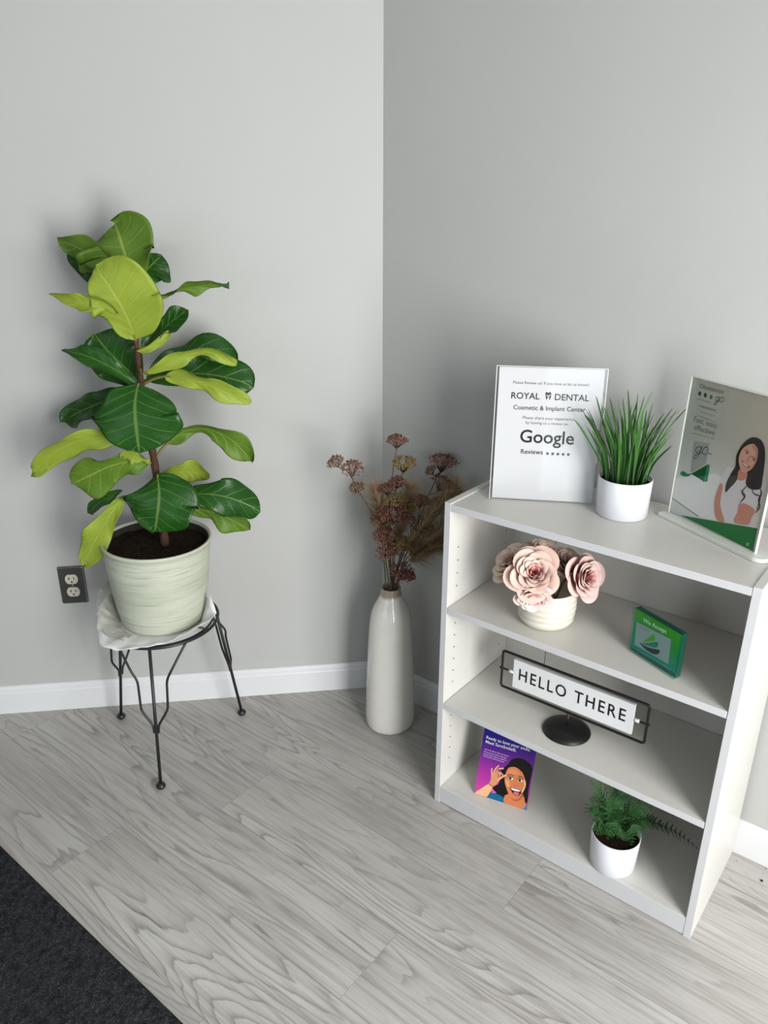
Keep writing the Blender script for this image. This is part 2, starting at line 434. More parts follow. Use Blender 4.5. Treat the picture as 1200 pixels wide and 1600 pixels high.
for co_, no in (((0, 0, 0), tuple(-NV)), ((0, ROOM_Y, 0), (0, -1, 0)), ((ROOM_X, 0, 0), (-1, 0, 0)), ((0, LW[1], 0), (0, 1, 0))):
    bmesh.ops.bisect_plane(bm, geom=geom(), plane_co=co_, plane_no=no, clear_outer=True)
bm.to_mesh(fl.data); bm.free(); struct(fl)
mb = MB(); poly = [(ROOM_X, ROOM_Y), (0, ROOM_Y), (0, 0), tuple(LW[:2]), (ROOM_X, LW[1])]
mb.add([(p[0], p[1], -0.002) for p in poly]+[(p[0], p[1], -0.06) for p in poly], [(0, 1, 2, 3, 4), (9, 8, 7, 6, 5)]+[(i, i+5, (i+1) % 5+5, (i+1) % 5) for i in range(5)], smooth=False)
sub = mb.build('floor_underlay', M['dark']); struct(sub)

# baseboards: profile with an eased, stepped top
BH, BT = 0.0891, 0.0125
PROF = [(0, 0), (BT, 0), (BT, BH-0.022), (BT*0.86, BH-0.018), (BT*0.80, BH-0.009), (BT*0.45, BH-0.002), (0.002, BH), (0, BH)]
def baseboard(name, path, normals):
    mb = MB(); n = len(PROF); vs = []
    for p, nn in zip(path, normals):
        for a, h in PROF: q = np.asarray(p)+np.asarray(nn)*(a+0.0003); vs.append((q[0], q[1], h))
    fs = []
    for i in range(len(path)-1):
        for k in range(n): fs.append((i*n+k, i*n+(k+1) % n, (i+1)*n+(k+1) % n, (i+1)*n+k))
    fs += [tuple(range(n))[::-1], tuple(range((len(path)-1)*n, len(path)*n))]
    mb.add(vs, fs, smooth=False); return struct(mb.build(name, M['trim']))
half = unit(NV+V(-1, 0, 0)); half = half/(half@V(-1, 0, 0))           # mitre in the corner
baseboard('baseboard_left', [LW*0.98, V(0, 0, 0)], [NV, half])
baseboard('baseboard_right', [V(0, 0, 0), V(0, ROOM_Y, 0)], [half, V(-1, 0, 0)])

# ================================================================== bookcase
TH = 0.0150
bk = thing('bookcase', ((XF+XB)/2, (YL+YR)/2, 0), 'white laminate bookcase with two adjustable shelves against the right wall', 'bookcase')
def panel(name, lo, hi, front=True, bevel=0.0006, extra=None):
    mb = MB(); mb.box(lo, hi)
    mb.mi[5] = 1 if front else 0                                       # the banded front edge
    if extra: extra(mb)
    return mb.build(name, [M['laminate'], M['laminate_edge'], M['dark']], bk, bevel)
def holes(yf, ny):
    def fn(mb):
        for x in (XF+0.037, XB-0.045):
            z = 0.115
            while z < 0.70:
                if not any(abs(z+0.006-s) < 0.016 for s in (Z_SIGN, Z_ROSE)):
                    c = V(x, yf+ny*0.0002, z); vs = [c+V(0.0021*math.cos(a), 0, 0.0021*math.sin(a)) for a in np.arange(10)*2*PI/10]
                    mb.add(vs, [tuple(range(10)) if ny < 0 else tuple(range(10))[::-1]], 2, smooth=False)
                z += 0.032
    return fn
panel('side_panel', (XF, YL-TH, 0), (XB, YL, H_TOP), extra=holes(YL-TH, -1))
panel('side_panel', (XF, YR, 0), (XB, YR+TH, H_TOP), extra=holes(YR+TH, 1))
yi0, yi1 = YR+TH+0.0003, YL-TH-0.0003
panel('top_panel', (XF+0.0006, yi0, H_TOP-0.0030-0.0152), (XB-0.004, yi1, H_TOP-0.0030))
ZT = H_TOP-0.0030
panel('shelf', (XF+0.0005, yi0+0.0009, Z_ROSE-0.0152), (XB-0.006, yi1-0.0009, Z_ROSE))
panel('shelf', (XF+0.0005, yi0+0.0009, Z_SIGN-0.0152), (XB-0.006, yi1-0.0009, Z_SIGN))
panel('bottom_panel', (XF+0.014, yi0, Z_LOW-0.0152), (XB-0.006, yi1, Z_LOW-0.0002))
panel('kick_board', (XF+0.0006, yi0, 0.003), (XF+0.0135, yi1, Z_LOW))
mb = MB(); ym = -0.545
mb.box((XB-0.0035, YR+TH+0.0004, 0.02), (XB-0.0003, ym-0.0010, ZT-0.016)); mb.box((XB-0.0035, ym+0.0010, 0.02), (XB-0.0003, YL-TH-0.0004, ZT-0.016))
mb.box((XB-0.002, ym-0.0010, 0.02), (XB-0.0003, ym+0.0010, ZT-0.016), 1); mb.build('back_panel', [M['laminate'], M['dark']], bk)
for y_, s_ in ((YL-TH, -1), (YR+TH, 1)):
    for zs in (Z_ROSE, Z_SIGN):
        for x_ in (XF+0.037, XB-0.045):
            mb = MB(); mb.tube([(x_, y_+s_*0.0003, zs-0.0185), (x_, y_+s_*0.008, zs-0.0185)], 0.0028, 10); mb.build('shelf_pin', M['black_metal'], bk)

# ================================================================== wire plant stand
ST = V(-0.568, 0.285, 0); FEET = [V(-0.7152, 0.1517, 0), V(-0.610, 0.4805, 0), V(-0.3788, 0.2216, 0)]; RZ = 0.383; RR = 0.145
stand = thing('plant_stand', ST, 'black wire plant stand on three ball feet by the left wall', 'plant stand')
mb = MB(); mb.tube([ST+V(RR*math.cos(a), RR*math.sin(a), RZ) for a in np.arange(72)*2*PI/72], 0.0040, 8, closed=True)
mb.tube([ST+V((RR-0.012)*math.cos(a), (RR-0.012)*math.sin(a), RZ-0.002) for a in np.arange(72)*2*PI/72], 0.0028, 8, closed=True)
for a in (0.3, 0.3+PI/2):                                               # cross wires that carry the pot
    mb.tube([ST+V(RR*math.cos(a), RR*math.sin(a), RZ), ST+V(-RR*math.cos(a), -RR*math.sin(a), RZ)], 0.0028, 8)
mb.build('top_ring', M['black_metal'], stand)
for f in FEET:
    d = unit(f-ST); side = V(-d[1], d[0], 0); top = ST+d*RR+V(0, 0, RZ); foot = ST+d*np.linalg.norm(f-ST)
    mb = MB(); mb.tube([top, foot+V(0, 0, 0.012)], 0.0042, 10)
    lg = mb.build('leg', M['black_metal'], stand)
    ax = (top-foot); ax = ax/np.linalg.norm(ax)
    mb = MB(); mb.ball(foot+V(0, 0, 0.0098), 0.0125, 18, squash=0.78); mb.build('ball_foot', M['black_metal'], lg)
    P = lambda t: foot+(top-foot)*t
    for s in (-1, 1):
        aa = 0.62*s; e = ST+V(d[0]*math.cos(aa)-d[1]*math.sin(aa), d[0]*math.sin(aa)+d[1]*math.cos(aa), 0)*RR+V(0, 0, RZ)
        pts = [e, P(0.86)+side*s*0.052-d*0.002, P(0.78)+side*s*0.037, P(0.70)+side*s*0.0345, P(0.60)+side*s*0.033, P(0.56)+side*s*0.029, P(0.47)+side*s*0.009, P(0.44)+side*s*0.0065, P(0.41)+side*s*0.0055]
        mb = MB(); mb.tube(crom(pts, 5), 0.0031, 8); mb.build('brace', M['black_metal'], stand)

# paper towel crumpled under the pot, and a sheet of clear wrap
def towel_mat():
    t = NT('crumpled_white_paper'); nz = t.noise(t.pos(), 60, 3)
    t.base(t.mix(nz, (0.82, 0.82, 0.80), (0.90, 0.90, 0.89)), 0.75, 0.2); t.bump(nz, 0.35, 0.002)
    return t.m
SR = RIGHT.copy(); SR[2] = 0; SR = unit(SR); ST_T = -FH              # to the right of the picture / towards the room
POT_C = ST+SR*0.007+V(0, 0, RZ+0.0066)
def az(deg): a = math.radians(deg); return SR*math.cos(a)+ST_T*math.sin(a)      # 0 right, 90 towards the viewer, 180 left
def sheet(keys, r_in, n=120, rings=14, seed=0, crumple=0.004, z0=0.0045, base_r=0.103):
    """keys: azimuth -> (reach, rise at the rim)"""
    ks = sorted(keys); top = []; rr = random.Random(seed)
    G = []
    closed = ks[-1]-ks[0] >= 359
    for i in range(n+1):
        d = ks[0]+(ks[-1]-ks[0])*i/n
        for a, b in zip(ks, ks[1:]):
            if a <= d <= b:
                f = (d-a)/(b-a); A, B = keys[a], keys[b]; R_ = A[0]+(B[0]-A[0])*f; Z_ = A[1]+(B[1]-A[1])*f; break
        row = []
        for j in range(rings+1):
            t = j/rings; r = r_in+(R_-r_in)*t; over = max(0, (r-base_r)/(R_-base_r+1e-6))
            q = az(d); p = ST+SR*0.007+q*r
            c1 = mnoise.noise(Vector((p[0]*28, p[1]*28, seed)))+0.5*mnoise.noise(Vector((p[0]*70, p[1]*70, seed+9)))
            z = RZ+z0+Z_*over**1.15+crumple*c1*min(1, over*2.5)
            p = p+q*crumple*0.8*mnoise.noise(Vector((p[0]*50, z*50, seed+3)))*over
            if r < base_r+0.004: z = RZ+z0
            row.append(V(p[0], p[1], z))
        G.append(row)
    return G
tw = thing('paper_towel', ST+V(0, 0, RZ+0.0045), 'crumpled white paper towel tucked under the pot on the wire stand', 'paper towel')
keys = {0: (0.130, 0.030), 8: (0.134, 0.062), 15: (0.139, 0.088), 21: (0.164, 0.046), 28: (0.160, 0.038), 40: (0.148, 0.030), 58: (0.143, 0.018), 75: (0.142, 0.004), 95: (0.152, 0.003),
        112: (0.177, 0.004), 128: (0.184, 0.005), 142: (0.172, 0.012), 156: (0.160, 0.024), 172: (0.152, 0.055), 185: (0.140, 0.060), 200: (0.125, 0.05), 280: (0.12, 0.01), 330: (0.13, 0.012), 360: (0.134, 0.012)}
mb = MB(); mb.grid(sheet(keys, 0.02, seed=4, crumple=0.005)); o = mb.build('sheet', towel_mat(), tw)
sm = o.modifiers.new('thick', 'SOLIDIFY'); sm.thickness = 0.0008
def wrap_mat():
    t = NT('clear_plastic_wrap'); nz = t.noise(t.pos(), 45, 3)
    tr = t.n('ShaderNodeBsdfTransparent', {'Color': (0.93, 0.93, 0.90)}); gl = t.n('ShaderNodeBsdfGlossy', {'Roughness': 0.12, 'Color': (0.95, 0.95, 0.95)})
    df = t.n('ShaderNodeBsdfDiffuse', {'Color': (0.8, 0.8, 0.78)})
    bp = t.n('ShaderNodeBump', {'Height': nz, 'Strength': 0.8, 'Distance': 0.004}); t.set(gl.inputs['Normal'], bp.outputs[0])
    a = t.n('ShaderNodeMixShader'); a.inputs[0].default_value = 0.35; t.set(a.inputs[1], gl); t.set(a.inputs[2], df)
    b = t.n('ShaderNodeMixShader'); t.set(b.inputs[0], t.math('ADD', 0.10, t.math('MULTIPLY', t.smooth(nz, 0.4, 0.75), 0.5))); t.set(b.inputs[1], tr); t.set(b.inputs[2], a)
    t.set(t.out.inputs['Surface'], b); return t.m
wr = thing('plastic_wrap', ST+V(0, 0, RZ+0.006), 'crinkled clear plastic wrap standing up along the left of the pot', 'plastic wrap')
keys = {118: (0.150, 0.004), 135: (0.160, 0.014), 150: (0.160, 0.045), 165: (0.156, 0.070), 180: (0.150, 0.088), 195: (0.142, 0.092), 212: (0.128, 0.085), 225: (0.12, 0.06)}
mb = MB(); mb.grid(sheet(keys, 0.108, n=70, rings=12, seed=8, crumple=0.008, z0=0.0068)); o = mb.build('film', wrap_mat(), wr)
o.modifiers.new('thick', 'SOLIDIFY').thickness = 0.0004

# ================================================================== fiddle leaf fig in its pot
def pot_mat():
    t = NT('sage_ribbed_stoneware'); p = t.pos()
    nz = t.noise(t.scale(p, (6, 6, 190)), 1.0, 4, 0.65); sp = t.noise(p, 420, 2, 0.7); bl = t.noise(t.scale(p, (4, 4, 26)), 1.0, 3)
    c = t.ramp(bl, [(0.3, s2l(186, 192, 172)), (0.7, s2l(206, 210, 193))])
    c = t.mix(t.math('MULTIPLY', t.smooth(nz, 0.50, 0.72), 0.62), c, s2l(128, 136, 114))
    c = t.mix(t.math('MULTIPLY', t.smooth(sp, 0.62, 0.74), 0.5), c, s2l(112, 118, 100))
    t.base(c, 0.55, 0.35); t.bump(nz, 0.25, 0.0015); return t.m
fig = thing('fiddle_leaf_fig', POT_C, 'tall fiddle leaf fig with broad green leaves in a ribbed sage pot', 'potted plant')
LEAN = unit(V(0, 0, 1)+SR*0.02); RIM_H = 0.2275
prof = [(0.0, 0.0), (0.096, 0.0), (0.1025, 0.004), (0.106, 0.012), (0.112, 0.045), (0.119, 0.095), (0.126, 0.155), (0.1305, 0.205), (0.1320, 0.218), (0.1345, 0.2195), (0.1345, RIM_H-0.001), (0.1330, RIM_H),
        (0.1290, RIM_H-0.0005), (0.1275, RIM_H-0.006), (0.1265, 0.200), (0.120, 0.150), (0.0, 0.150)]
mb = MB(); mb.lathe(POT_C, prof, 72, axis=LEAN)
for i, f_ in enumerate(mb.f):
    if 13*72 <= i < 16*72: mb.mi[i] = 1
mb.build('pot', [pot_mat(), plain('dark_pot_lining', (0.02, 0.018, 0.015), 0.8)], fig)
def soil_mat():
    t = NT('potting_soil'); p = t.pos(); n1 = t.noise(p, 140, 4, 0.7); sp = t.noise(p, 330, 2, 0.6)
    c = t.ramp(n1, [(0.3, (0.006, 0.004, 0.003)), (0.6, (0.030, 0.017, 0.010)), (0.8, (0.075, 0.042, 0.022))])
    c = t.mix(t.smooth(sp, 0.70, 0.76), c, (0.45, 0.42, 0.36)); t.base(c, 0.95, 0.1); t.bump(n1, 0.8, 0.004); return t.m
M['potting'] = soil_mat()
def soil_disc(mb, c, r, bumpy, axis=(0, 0, 1), n=22, seg=48):
    Z = unit(axis); X = unit(np.cross(Z, V(0.3, 1, 0.1))); Y = np.cross(Z, X); G = []
    for i in range(n+1):
        rr = r*i/n; G.append([c+(X*math.cos(a)+Y*math.sin(a))*rr+Z*bumpy*(mnoise.noise(Vector((rr*math.cos(a)*45, rr*math.sin(a)*45, 2)))+0.7*mnoise.noise(Vector((rr*math.cos(a)*130, rr*math.sin(a)*130, 5)))) for a in np.arange(seg+1)*2*PI/seg])
    mb.grid(G)
mb = MB(); soil_disc(mb, POT_C+LEAN*0.203, 0.1262, 0.006, LEAN); mb.build('soil', M['potting'], fig)

AX = ST+SR*0.012                                                        # the trunk stands on this line
def fp(u, v, d=0.0): return facing(u, v, AX, d)
trunk_px = [(258, 852, 0), (253, 800, 0.0), (246, 757, 0.01), (241, 720, 0.012), (233, 680, 0.008), (224, 630, 0.0), (219, 585, -0.004), (214, 545, -0.002), (209, 512, 0.004), (206, 480, 0.0), (203, 440, -0.02)]
tp = crom([fp(*p) for p in trunk_px], 5)
mb = MB(); mb.tube(tp, [0.0105-0.0060*i/(len(tp)-1)+0.0008*math.sin(i*1.9) for i in range(len(tp))], 12)
mb.build('trunk', M['stem_brown'], fig)

def leaf_side(name, lo, hi, vein, rough, spec, vein_amt):
    t = NT(name); uv = t.n('ShaderNodeUVMap', uv_map='UVMap').outputs[0]; s = t.n('ShaderNodeSeparateXYZ', {0: uv})
    u = t.math('ABSOLUTE', t.math('SUBTRACT', s.outputs[0], 0.5)); v = s.outputs[1]
    mid = t.math('SUBTRACT', 1.0, t.smooth(u, 0.008, 0.028))
    wv = t.math('FRACT', t.math('SUBTRACT', t.math('MULTIPLY', v, 6.3), t.math('SUBTRACT', t.math('MULTIPLY', u, 3.6), t.math('MULTIPLY', t.math('MULTIPLY', u, u), 1.6))))
    lat = t.math('SUBTRACT', 1.0, t.smooth(t.math('ABSOLUTE', t.math('SUBTRACT', wv, 0.5)), 0.014, 0.052))
    lat = t.math('MULTIPLY', lat, t.smooth(t.math('SUBTRACT', 0.5, u), 0.0, 0.2))
    vn = t.math('MAXIMUM', mid, t.math('MULTIPLY', lat, 0.7))
    fine = t.n('ShaderNodeTexVoronoi', {'Vector': t.pos(), 'Scale': 170.0}, feature='DISTANCE_TO_EDGE').outputs[0]
    c = t.mix(t.noise(t.pos(), 22, 3), lo, hi)
    c = t.mix(t.math('MULTIPLY', vn, vein_amt), c, vein)
    edge = t.smooth(u, 0.485, 0.5)
    c = t.mix(t.math('MULTIPLY', edge, 0.5), c, (0.06, 0.05, 0.012))
    t.base(c, rough, spec)
    t.bump(t.math('ADD', t.math('MULTIPLY', vn, -1.0), t.math('MULTIPLY', t.smooth(fine, 0.0, 0.2), 0.25)), 0.45, 0.0012)
    return t
def leaf_pair(tag_, lo, hi, ulo, uhi):
    return [leaf_side('fig_leaf_top_'+tag_, lo, hi, (0.21, 0.34, 0.07), 0.33, 0.32, 0.5).m, leaf_side('fig_leaf_under_'+tag_, ulo, uhi, (0.42, 0.48, 0.10), 0.5, 0.3, 0.5).m]
LEAFM = {'dark': leaf_pair('deep', (0.006, 0.048, 0.004), (0.020, 0.105, 0.008), (0.16, 0.27, 0.025), (0.22, 0.34, 0.035)),
         'young': leaf_pair('young', (0.035, 0.15, 0.018), (0.06, 0.21, 0.025), (0.23, 0.315, 0.026), (0.31, 0.40, 0.045)),
         'mid': leaf_pair('mid', (0.010, 0.065, 0.010), (0.025, 0.125, 0.018), (0.075, 0.165, 0.014), (0.13, 0.235, 0.022))}
def cam_dir(a, b, c): return unit(SR*a+V(0, 0, 1)*b+ST_T*c)
def prof_w(t, waist=0.5):
    """fiddle outline: narrow heart at the stalk, broadest near the blunt tip"""
    s = max(0.0, min(1.0, t))
    body = (math.sin(PI*min(1, s**0.72*0.5+0.0)))**0.75 if s < 0.62 else 1.0
    a = (0.30+0.70*(s/0.62)**0.9) if s < 0.62 else 1.0
    st = min(1.0, (s/0.07)**0.5) if s < 0.07 else 1.0
    en = 1.0 if s < 0.66 else max(0.0, 1-((s-0.66)/0.34)**2.6)**0.5
    return a*st*en
def leaf(pts, wl, wr, N0, side, kind='dark', cup=0.15, wave=0.006, seed=0, twist=0.0, stalk=None, sharp=0.0, hole=None, roundb=0.0):
    """pts: midrib pixels (u, v, toward); wl/wr half widths in metres left/right of the midrib; side +1 shows the glossy top towards N0"""
    C_ = [fp(*p) for p in pts]; C_ = crom(C_, max(3, 26//(len(C_)-1)))
    n = len(C_); rows_t = []; rows_b = []; uvs = []; S = 17
    L = [0]
    for a, b in zip(C_, C_[1:]): L.append(L[-1]+np.linalg.norm(b-a))
    for i, c in enumerate(C_):
        t = L[i]/L[-1]; T = unit(C_[min(i+1, n-1)]-C_[max(i-1, 0)]); N = np.asarray(N0, float)
        if isinstance(N0, list): N = unit(np.asarray(N0[0])*(1-t)+np.asarray(N0[1])*t)
        B = unit(np.cross(N, T)); N = np.cross(T, B)
        if twist:
            a = twist*t; B, N = B*math.cos(a)+N*math.sin(a), N*math.cos(a)-B*math.sin(a)
        w0 = prof_w(t); 
        if roundb: w0 = w0*(1-roundb)+roundb*math.sqrt(max(0, 1-(2*min(1, max(0, t))-1)**2))
        if sharp: w0 *= (1-sharp*max(0, t-0.45)/0.55)
        rt, rb = [], []
        for j in range(S):
            s = -1+2*j/(S-1); w = (wr if s < 0 else wl)*w0*(1+0.07*math.sin(t*11+seed*2.9+(2 if s < 0 else 0))*(1 if abs(s) > 0.5 else 0.5)); q = abs(s)
            wv = 1.7*wave*(math.sin(t*9+seed*1.7+(3 if s < 0 else 0))+0.6*math.sin(t*17+seed*2.3+(1.3 if s < 0 else 0)))*q*q
            pil = 0.0022*math.sin(t*6.3*2*PI-q*10)*q*(1-q)*2
            p = c+B*s*w*math.cos(cup*q)+N*(cup*w*q*q+wv+pil)
            p = p+T*(0.10*(q**2)*max(wl, wr)*(-1 if t > 0.5 else 0.6))*w0
            if t < 0.03: pass
            rt.append(p+N*0.0005); rb.append(p-N*0.0005); uvs.append((s*0.5+0.5, t))
        rows_t.append(rt); rows_b.append(rb)
    mask = None
    if hole: mask = lambda i, j: any(abs(i/n-h[0]) < h[2] and abs((-1+2*j/(S-1))-h[1]) < h[3] for h in hole)
    mb = MB(); mb.grid(rows_t, 0 if side > 0 else 1, None, uvs, flip=True, mask=mask); mb.grid(rows_b, 1 if side > 0 else 0, None, uvs, mask=mask)
    b2 = n*S
    rim = [(0, j) for j in range(S)]+[(i, S-1) for i in range(1, n)]+[(n-1, j) for j in range(S-2, -1, -1)]+[(i, 0) for i in range(n-2, 0, -1)]
    for a, b in zip(rim, rim[1:]+rim[:1]):
        ia, ib = a[0]*S+a[1], b[0]*S+b[1]; mb.f.append([ia, ib, b2+ib, b2+ia]); mb.mi.append(0); mb.sm.append(True)
    lf = mb.build('leaf', LEAFM[kind], fig)
    if stalk is not None:
        base = C_[0]; k = min(range(len(tp)), key=lambda q: np.linalg.norm(tp[q]-fp(*stalk)))
        a = tp[k]; m = (a+base)/2+V(0, 0, 0.004)
        mb = MB(); mb.tube(crom([a, m, base, C_[2]], 5), [0.0032]*11+[0.0022]*5, 8); mb.build('leaf_stalk', M['stalk'], lf)
    return lf
M['stalk'] = plain('olive_leaf_stalk', (0.20, 0.17, 0.045), 0.5, 0.3, grain=0.3, gscale=90)
cd = cam_dir
# crown
leaf([(206, 440, -0.03), (198, 405, -0.045), (188, 372, -0.05), (180, 349, -0.07)], 0.105, 0.088, cd(0, -0.25, 1), -1, 'mid', 0.25, 0.006, 1, stalk=(204, 450), roundb=0.45)
leaf([(200, 440, -0.04), (165, 410, -0.05), (125, 388, -0.06), (90, 374, -0.08)], 0.050, 0.045, cd(0.3, -0.5, 1), -1, 'mid', 0.3, 0.006, 2, stalk=(204, 455), sharp=0.4)
leaf([(198, 455, -0.06), (170, 440, -0.08), (140, 418, -0.09), (108, 392, -0.10)], 0.030, 0.048, cd(0.2, 0.4, 1), 1, 'dark', 0.2, 0.005, 3, stalk=(203, 462))
leaf([(214, 450, -0.05), (228, 425, -0.07), (243, 408, -0.085), (252, 400, -0.10)], 0.030, 0.050, cd(-0.1, 0.2, 1), 1, 'dark', -0.2, 0.006, 4, stalk=(204, 465))
# the big pale leaf in front, seen from below
leaf([(212, 531, 0.012), (203, 505, 0.030), (190, 478, 0.045), (176, 455, 0.055), (160, 432, 0.055), (150, 415, 0.045)], 0.062, 0.098, cd(0.1, -0.2, 1), -1, 'young', 0.10, 0.004, 5, stalk=(212, 538), roundb=0.6)
leaf([(185, 490, 0.050), (158, 474, 0.058), (128, 472, 0.055), (102, 466, 0.045), (76, 459, 0.03)], 0.022, 0.027, cd(0.1, -0.2, 1), -1, 'young', 0.5, 0.004, 6, sharp=0.75)
leaf([(240, 470, 0.0), (275, 455, -0.01), (318, 446, -0.02), (358, 444, -0.03)], 0.030, 0.015, cd(0, -0.75, 0.65), -1, 'mid', 0.35, 0.005, 7, stalk=(206, 490), sharp=0.35)
leaf([(222, 543, 0.0), (245, 525, -0.01), (268, 503, -0.02), (294, 484, -0.03)], 0.024, 0.032, cd(-0.2, 0.6, 0.8), 1, 'dark', 0.3, 0.004, 8, stalk=(211, 548))
leaf([(213, 548, 0.01), (226, 545, 0.012), (245, 533, 0.01), (264, 516, 0.0)], 0.006, 0.016, cd(0, -0.3, 1), -1, 'young', 0.4, 0.002, 9)
# second tier, left
leaf([(219, 598, -0.03), (196, 575, -0.045), (168, 548, -0.06), (148, 522, -0.075)], 0.062, 0.068, cd(-0.1, 0.5, 0.9), 1, 'dark', 0.15, 0.005, 10, stalk=(219, 602), roundb=0.4)
leaf([(217, 605, 0.01), (192, 585, 0.02), (158, 566, 0.02), (128, 554, 0.01), (96, 546, -0.01)], 0.026, 0.030, cd(-0.15, 0.7, 0.75), 1, 'dark', 0.35, 0.005, 11, stalk=(220, 610), sharp=0.5)
leaf([(214, 622, -0.03), (185, 622, -0.05), (150, 632, -0.06), (116, 648, -0.07), (102, 660, -0.08)], 0.040, 0.036, cd(-0.2, 0.5, 0.85), 1, 'dark', 0.15, 0.006, 12, stalk=(223, 628))
# the round dark leaf facing the room
leaf([(216, 600, 0.030), (211, 632, 0.060), (213, 668, 0.075), (218, 708, 0.075)], 0.104, 0.100, cd(0.0, 0.35, 1), 1, 'dark', -0.12, 0.004, 13, stalk=(222, 622), roundb=0.85)
# second tier, right
leaf([(226, 596, -0.04), (272, 585, -0.06), (325, 585, -0.07), (372, 595, -0.075), (396, 606, -0.08)], 0.055, 0.046, cd(0.1, 0.65, 0.8), 1, 'dark', 0.15, 0.006, 14, stalk=(221, 600))
leaf([(232, 585, -0.05), (272, 562, -0.07), (318, 545, -0.085), (372, 566, -0.09)], 0.036, 0.026, cd(0.1, 0.6, 0.8), 1, 'dark', 0.2, 0.006, 15, stalk=(219, 588))
leaf([(222, 584, 0.015), (258, 570, 0.025), (300, 552, 0.02), (338, 552, 0.01), (370, 570, -0.005)], 0.027, 0.020, cd(0.05, -0.5, 0.85), -1, 'young', 0.35, 0.005, 16, stalk=(219, 580), sharp=0.3)
leaf([(258, 588, 0.01), (296, 592, 0.025), (334, 604, 0.025), (366, 618, 0.015), (393, 628, 0.0)], 0.030, 0.028, cd(0.1, -0.35, 0.95), -1, 'young', 0.25, 0.005, 17, stalk=(221, 600), sharp=0.3, roundb=0.4)
# third tier
leaf([(208, 690, 0.02), (170, 683, 0.03), (128, 687, 0.035), (88, 705, 0.03), (50, 739, 0.015)], 0.038, 0.034, cd(0.0, -0.45, 0.9), -1, 'young', 0.25, 0.005, 18, stalk=(234, 690), sharp=0.35)
leaf([(231, 724, 0.02), (204, 721, 0.035), (172, 728, 0.04), (142, 742, 0.035), (112, 756, 0.025)], 0.056, 0.044, cd(0.0, -0.35, 0.95), -1, 'mid', 0.15, 0.006, 19, stalk=(243, 728))
leaf([(235, 722, 0.035), (220, 716, 0.042), (205, 712, 0.044), (190, 714, 0.04)], 0.018, 0.018, cd(0.0, -0.2, 1), -1, 'young', 0.3, 0.003, 20)
leaf([(262, 692, 0.0), (292, 672, 0.0), (330, 672, 0.0), (366, 690, -0.005), (394, 722, -0.02)], 0.034, 0.032, cd(0.1, -0.55, 0.8), -1, 'mid', 0.25, 0.005, 21, stalk=(240, 715))
leaf([(250, 744, -0.03), (276, 737, -0.045), (304, 738, -0.055), (327, 748, -0.06)], 0.034, 0.028, cd(0.1, -0.3, 0.95), -1, 'young', 0.15, 0.004, 22, stalk=(246, 750))
leaf([(246, 742, 0.03), (249, 768, 0.060), (247, 798, 0.075), (242, 831, 0.075)], 0.092, 0.092, cd(0.0, 0.45, 0.9), 1, 'dark', -0.10, 0.005, 23, stalk=(245, 752), roundb=0.85)
leaf([(278, 782, 0.015), (312, 772, 0.02), (350, 776, 0.02), (384, 788, 0.015), (407, 800, 0.005)], 0.048, 0.045, cd(0.1, 0.65, 0.75), 1, 'dark', -0.1, 0.006, 24, stalk=(250, 785))
leaf([(272, 796, -0.01), (310, 796, -0.02), (350, 806, -0.03), (391, 828, -0.04)], 0.034, 0.034, cd(0.1, -0.3, 0.95), -1, 'mid', 0.2, 0.006, 25, stalk=(252, 800))
leaf([(192, 776, 0.03), (172, 806, 0.05), (152, 840, 0.055), (130, 884, 0.05)], 0.036, 0.036, cd(-0.2, -0.1, 1), -1, 'young', 0.12, 0.004, 26, stalk=(252, 790), sharp=0.15)
leaf([(192, 766, 0.02), (172, 776, 0.022), (152, 788, 0.02), (138, 802, 0.015)], 0.018, 0.018, cd(-0.2, 0.6, 0.8), 1, 'dark', 0.1, 0.003, 27)

# ================================================================== floor vase with dried stems
VC = V(-0.1283, -0.1332, 0)
def vase_mat():
    t = NT('cream_glazed_ceramic'); p = t.pos(); s = t.n('ShaderNodeSeparateXYZ', {0: p}); nz = t.noise(p, 25, 3)
    zz = t.math('ADD', s.outputs[2], t.math('MULTIPLY', nz, 0.012))
    c = t.mix(nz, s2l(238, 235, 226), s2l(245, 243, 236))
    c = t.mix(t.math('MULTIPLY', t.smooth(zz, VZ-0.022, VZ-0.010), 0.8), c, s2l(150, 132, 100))
    t.base(c, 0.12, 0.5); t.bump(nz, 0.12, 0.004); return t.m
VZ = height_on_axis(VC[0], VC[1], 917.0)
def vrad(v, px):
    z = height_on_axis(VC[0], VC[1], v); return px*pixel((VC[0], VC[1], z))[2]/F_PX, z
vp = [(0.0, 0.0), (0.064, 0.0), (0.0690, 0.004), (0.0705, 0.012)]
for v, px in ((1110, 38.6), (1085, 38.2), (1060, 37.4), (1030, 36.2), (1000, 34.8), (980, 33.6), (965, 31.8), (955, 29.6), (947, 26.4), (940, 22.4), (933, 18.6), (926, 16.2)):
    vp.append(vrad(v, px))
rr_ = 15.6*pixel((VC[0], VC[1], VZ))[2]/F_PX
vp += [(rr_*0.99, VZ-0.006), (rr_*1.01, VZ-0.002), (rr_*0.97, VZ), (rr_*0.86, VZ-0.001), (rr_*0.82, VZ-0.010), (rr_*0.85, VZ-0.05), (0.0, VZ-0.06)]
vp2 = vp[:4]+[tuple(p) for p in crom(vp[3:16], 3)[1:]]+vp[16:]
vase = tag(MB().lathe(VC, vp2, 64, wob=lambda a, h: 1+0.012*math.sin(2*a+3*h)+0.006*math.sin(3*a+9*h)).build('floor_vase', vase_mat()),
           'tall cream glazed floor vase with a brown rim in the corner', 'vase')

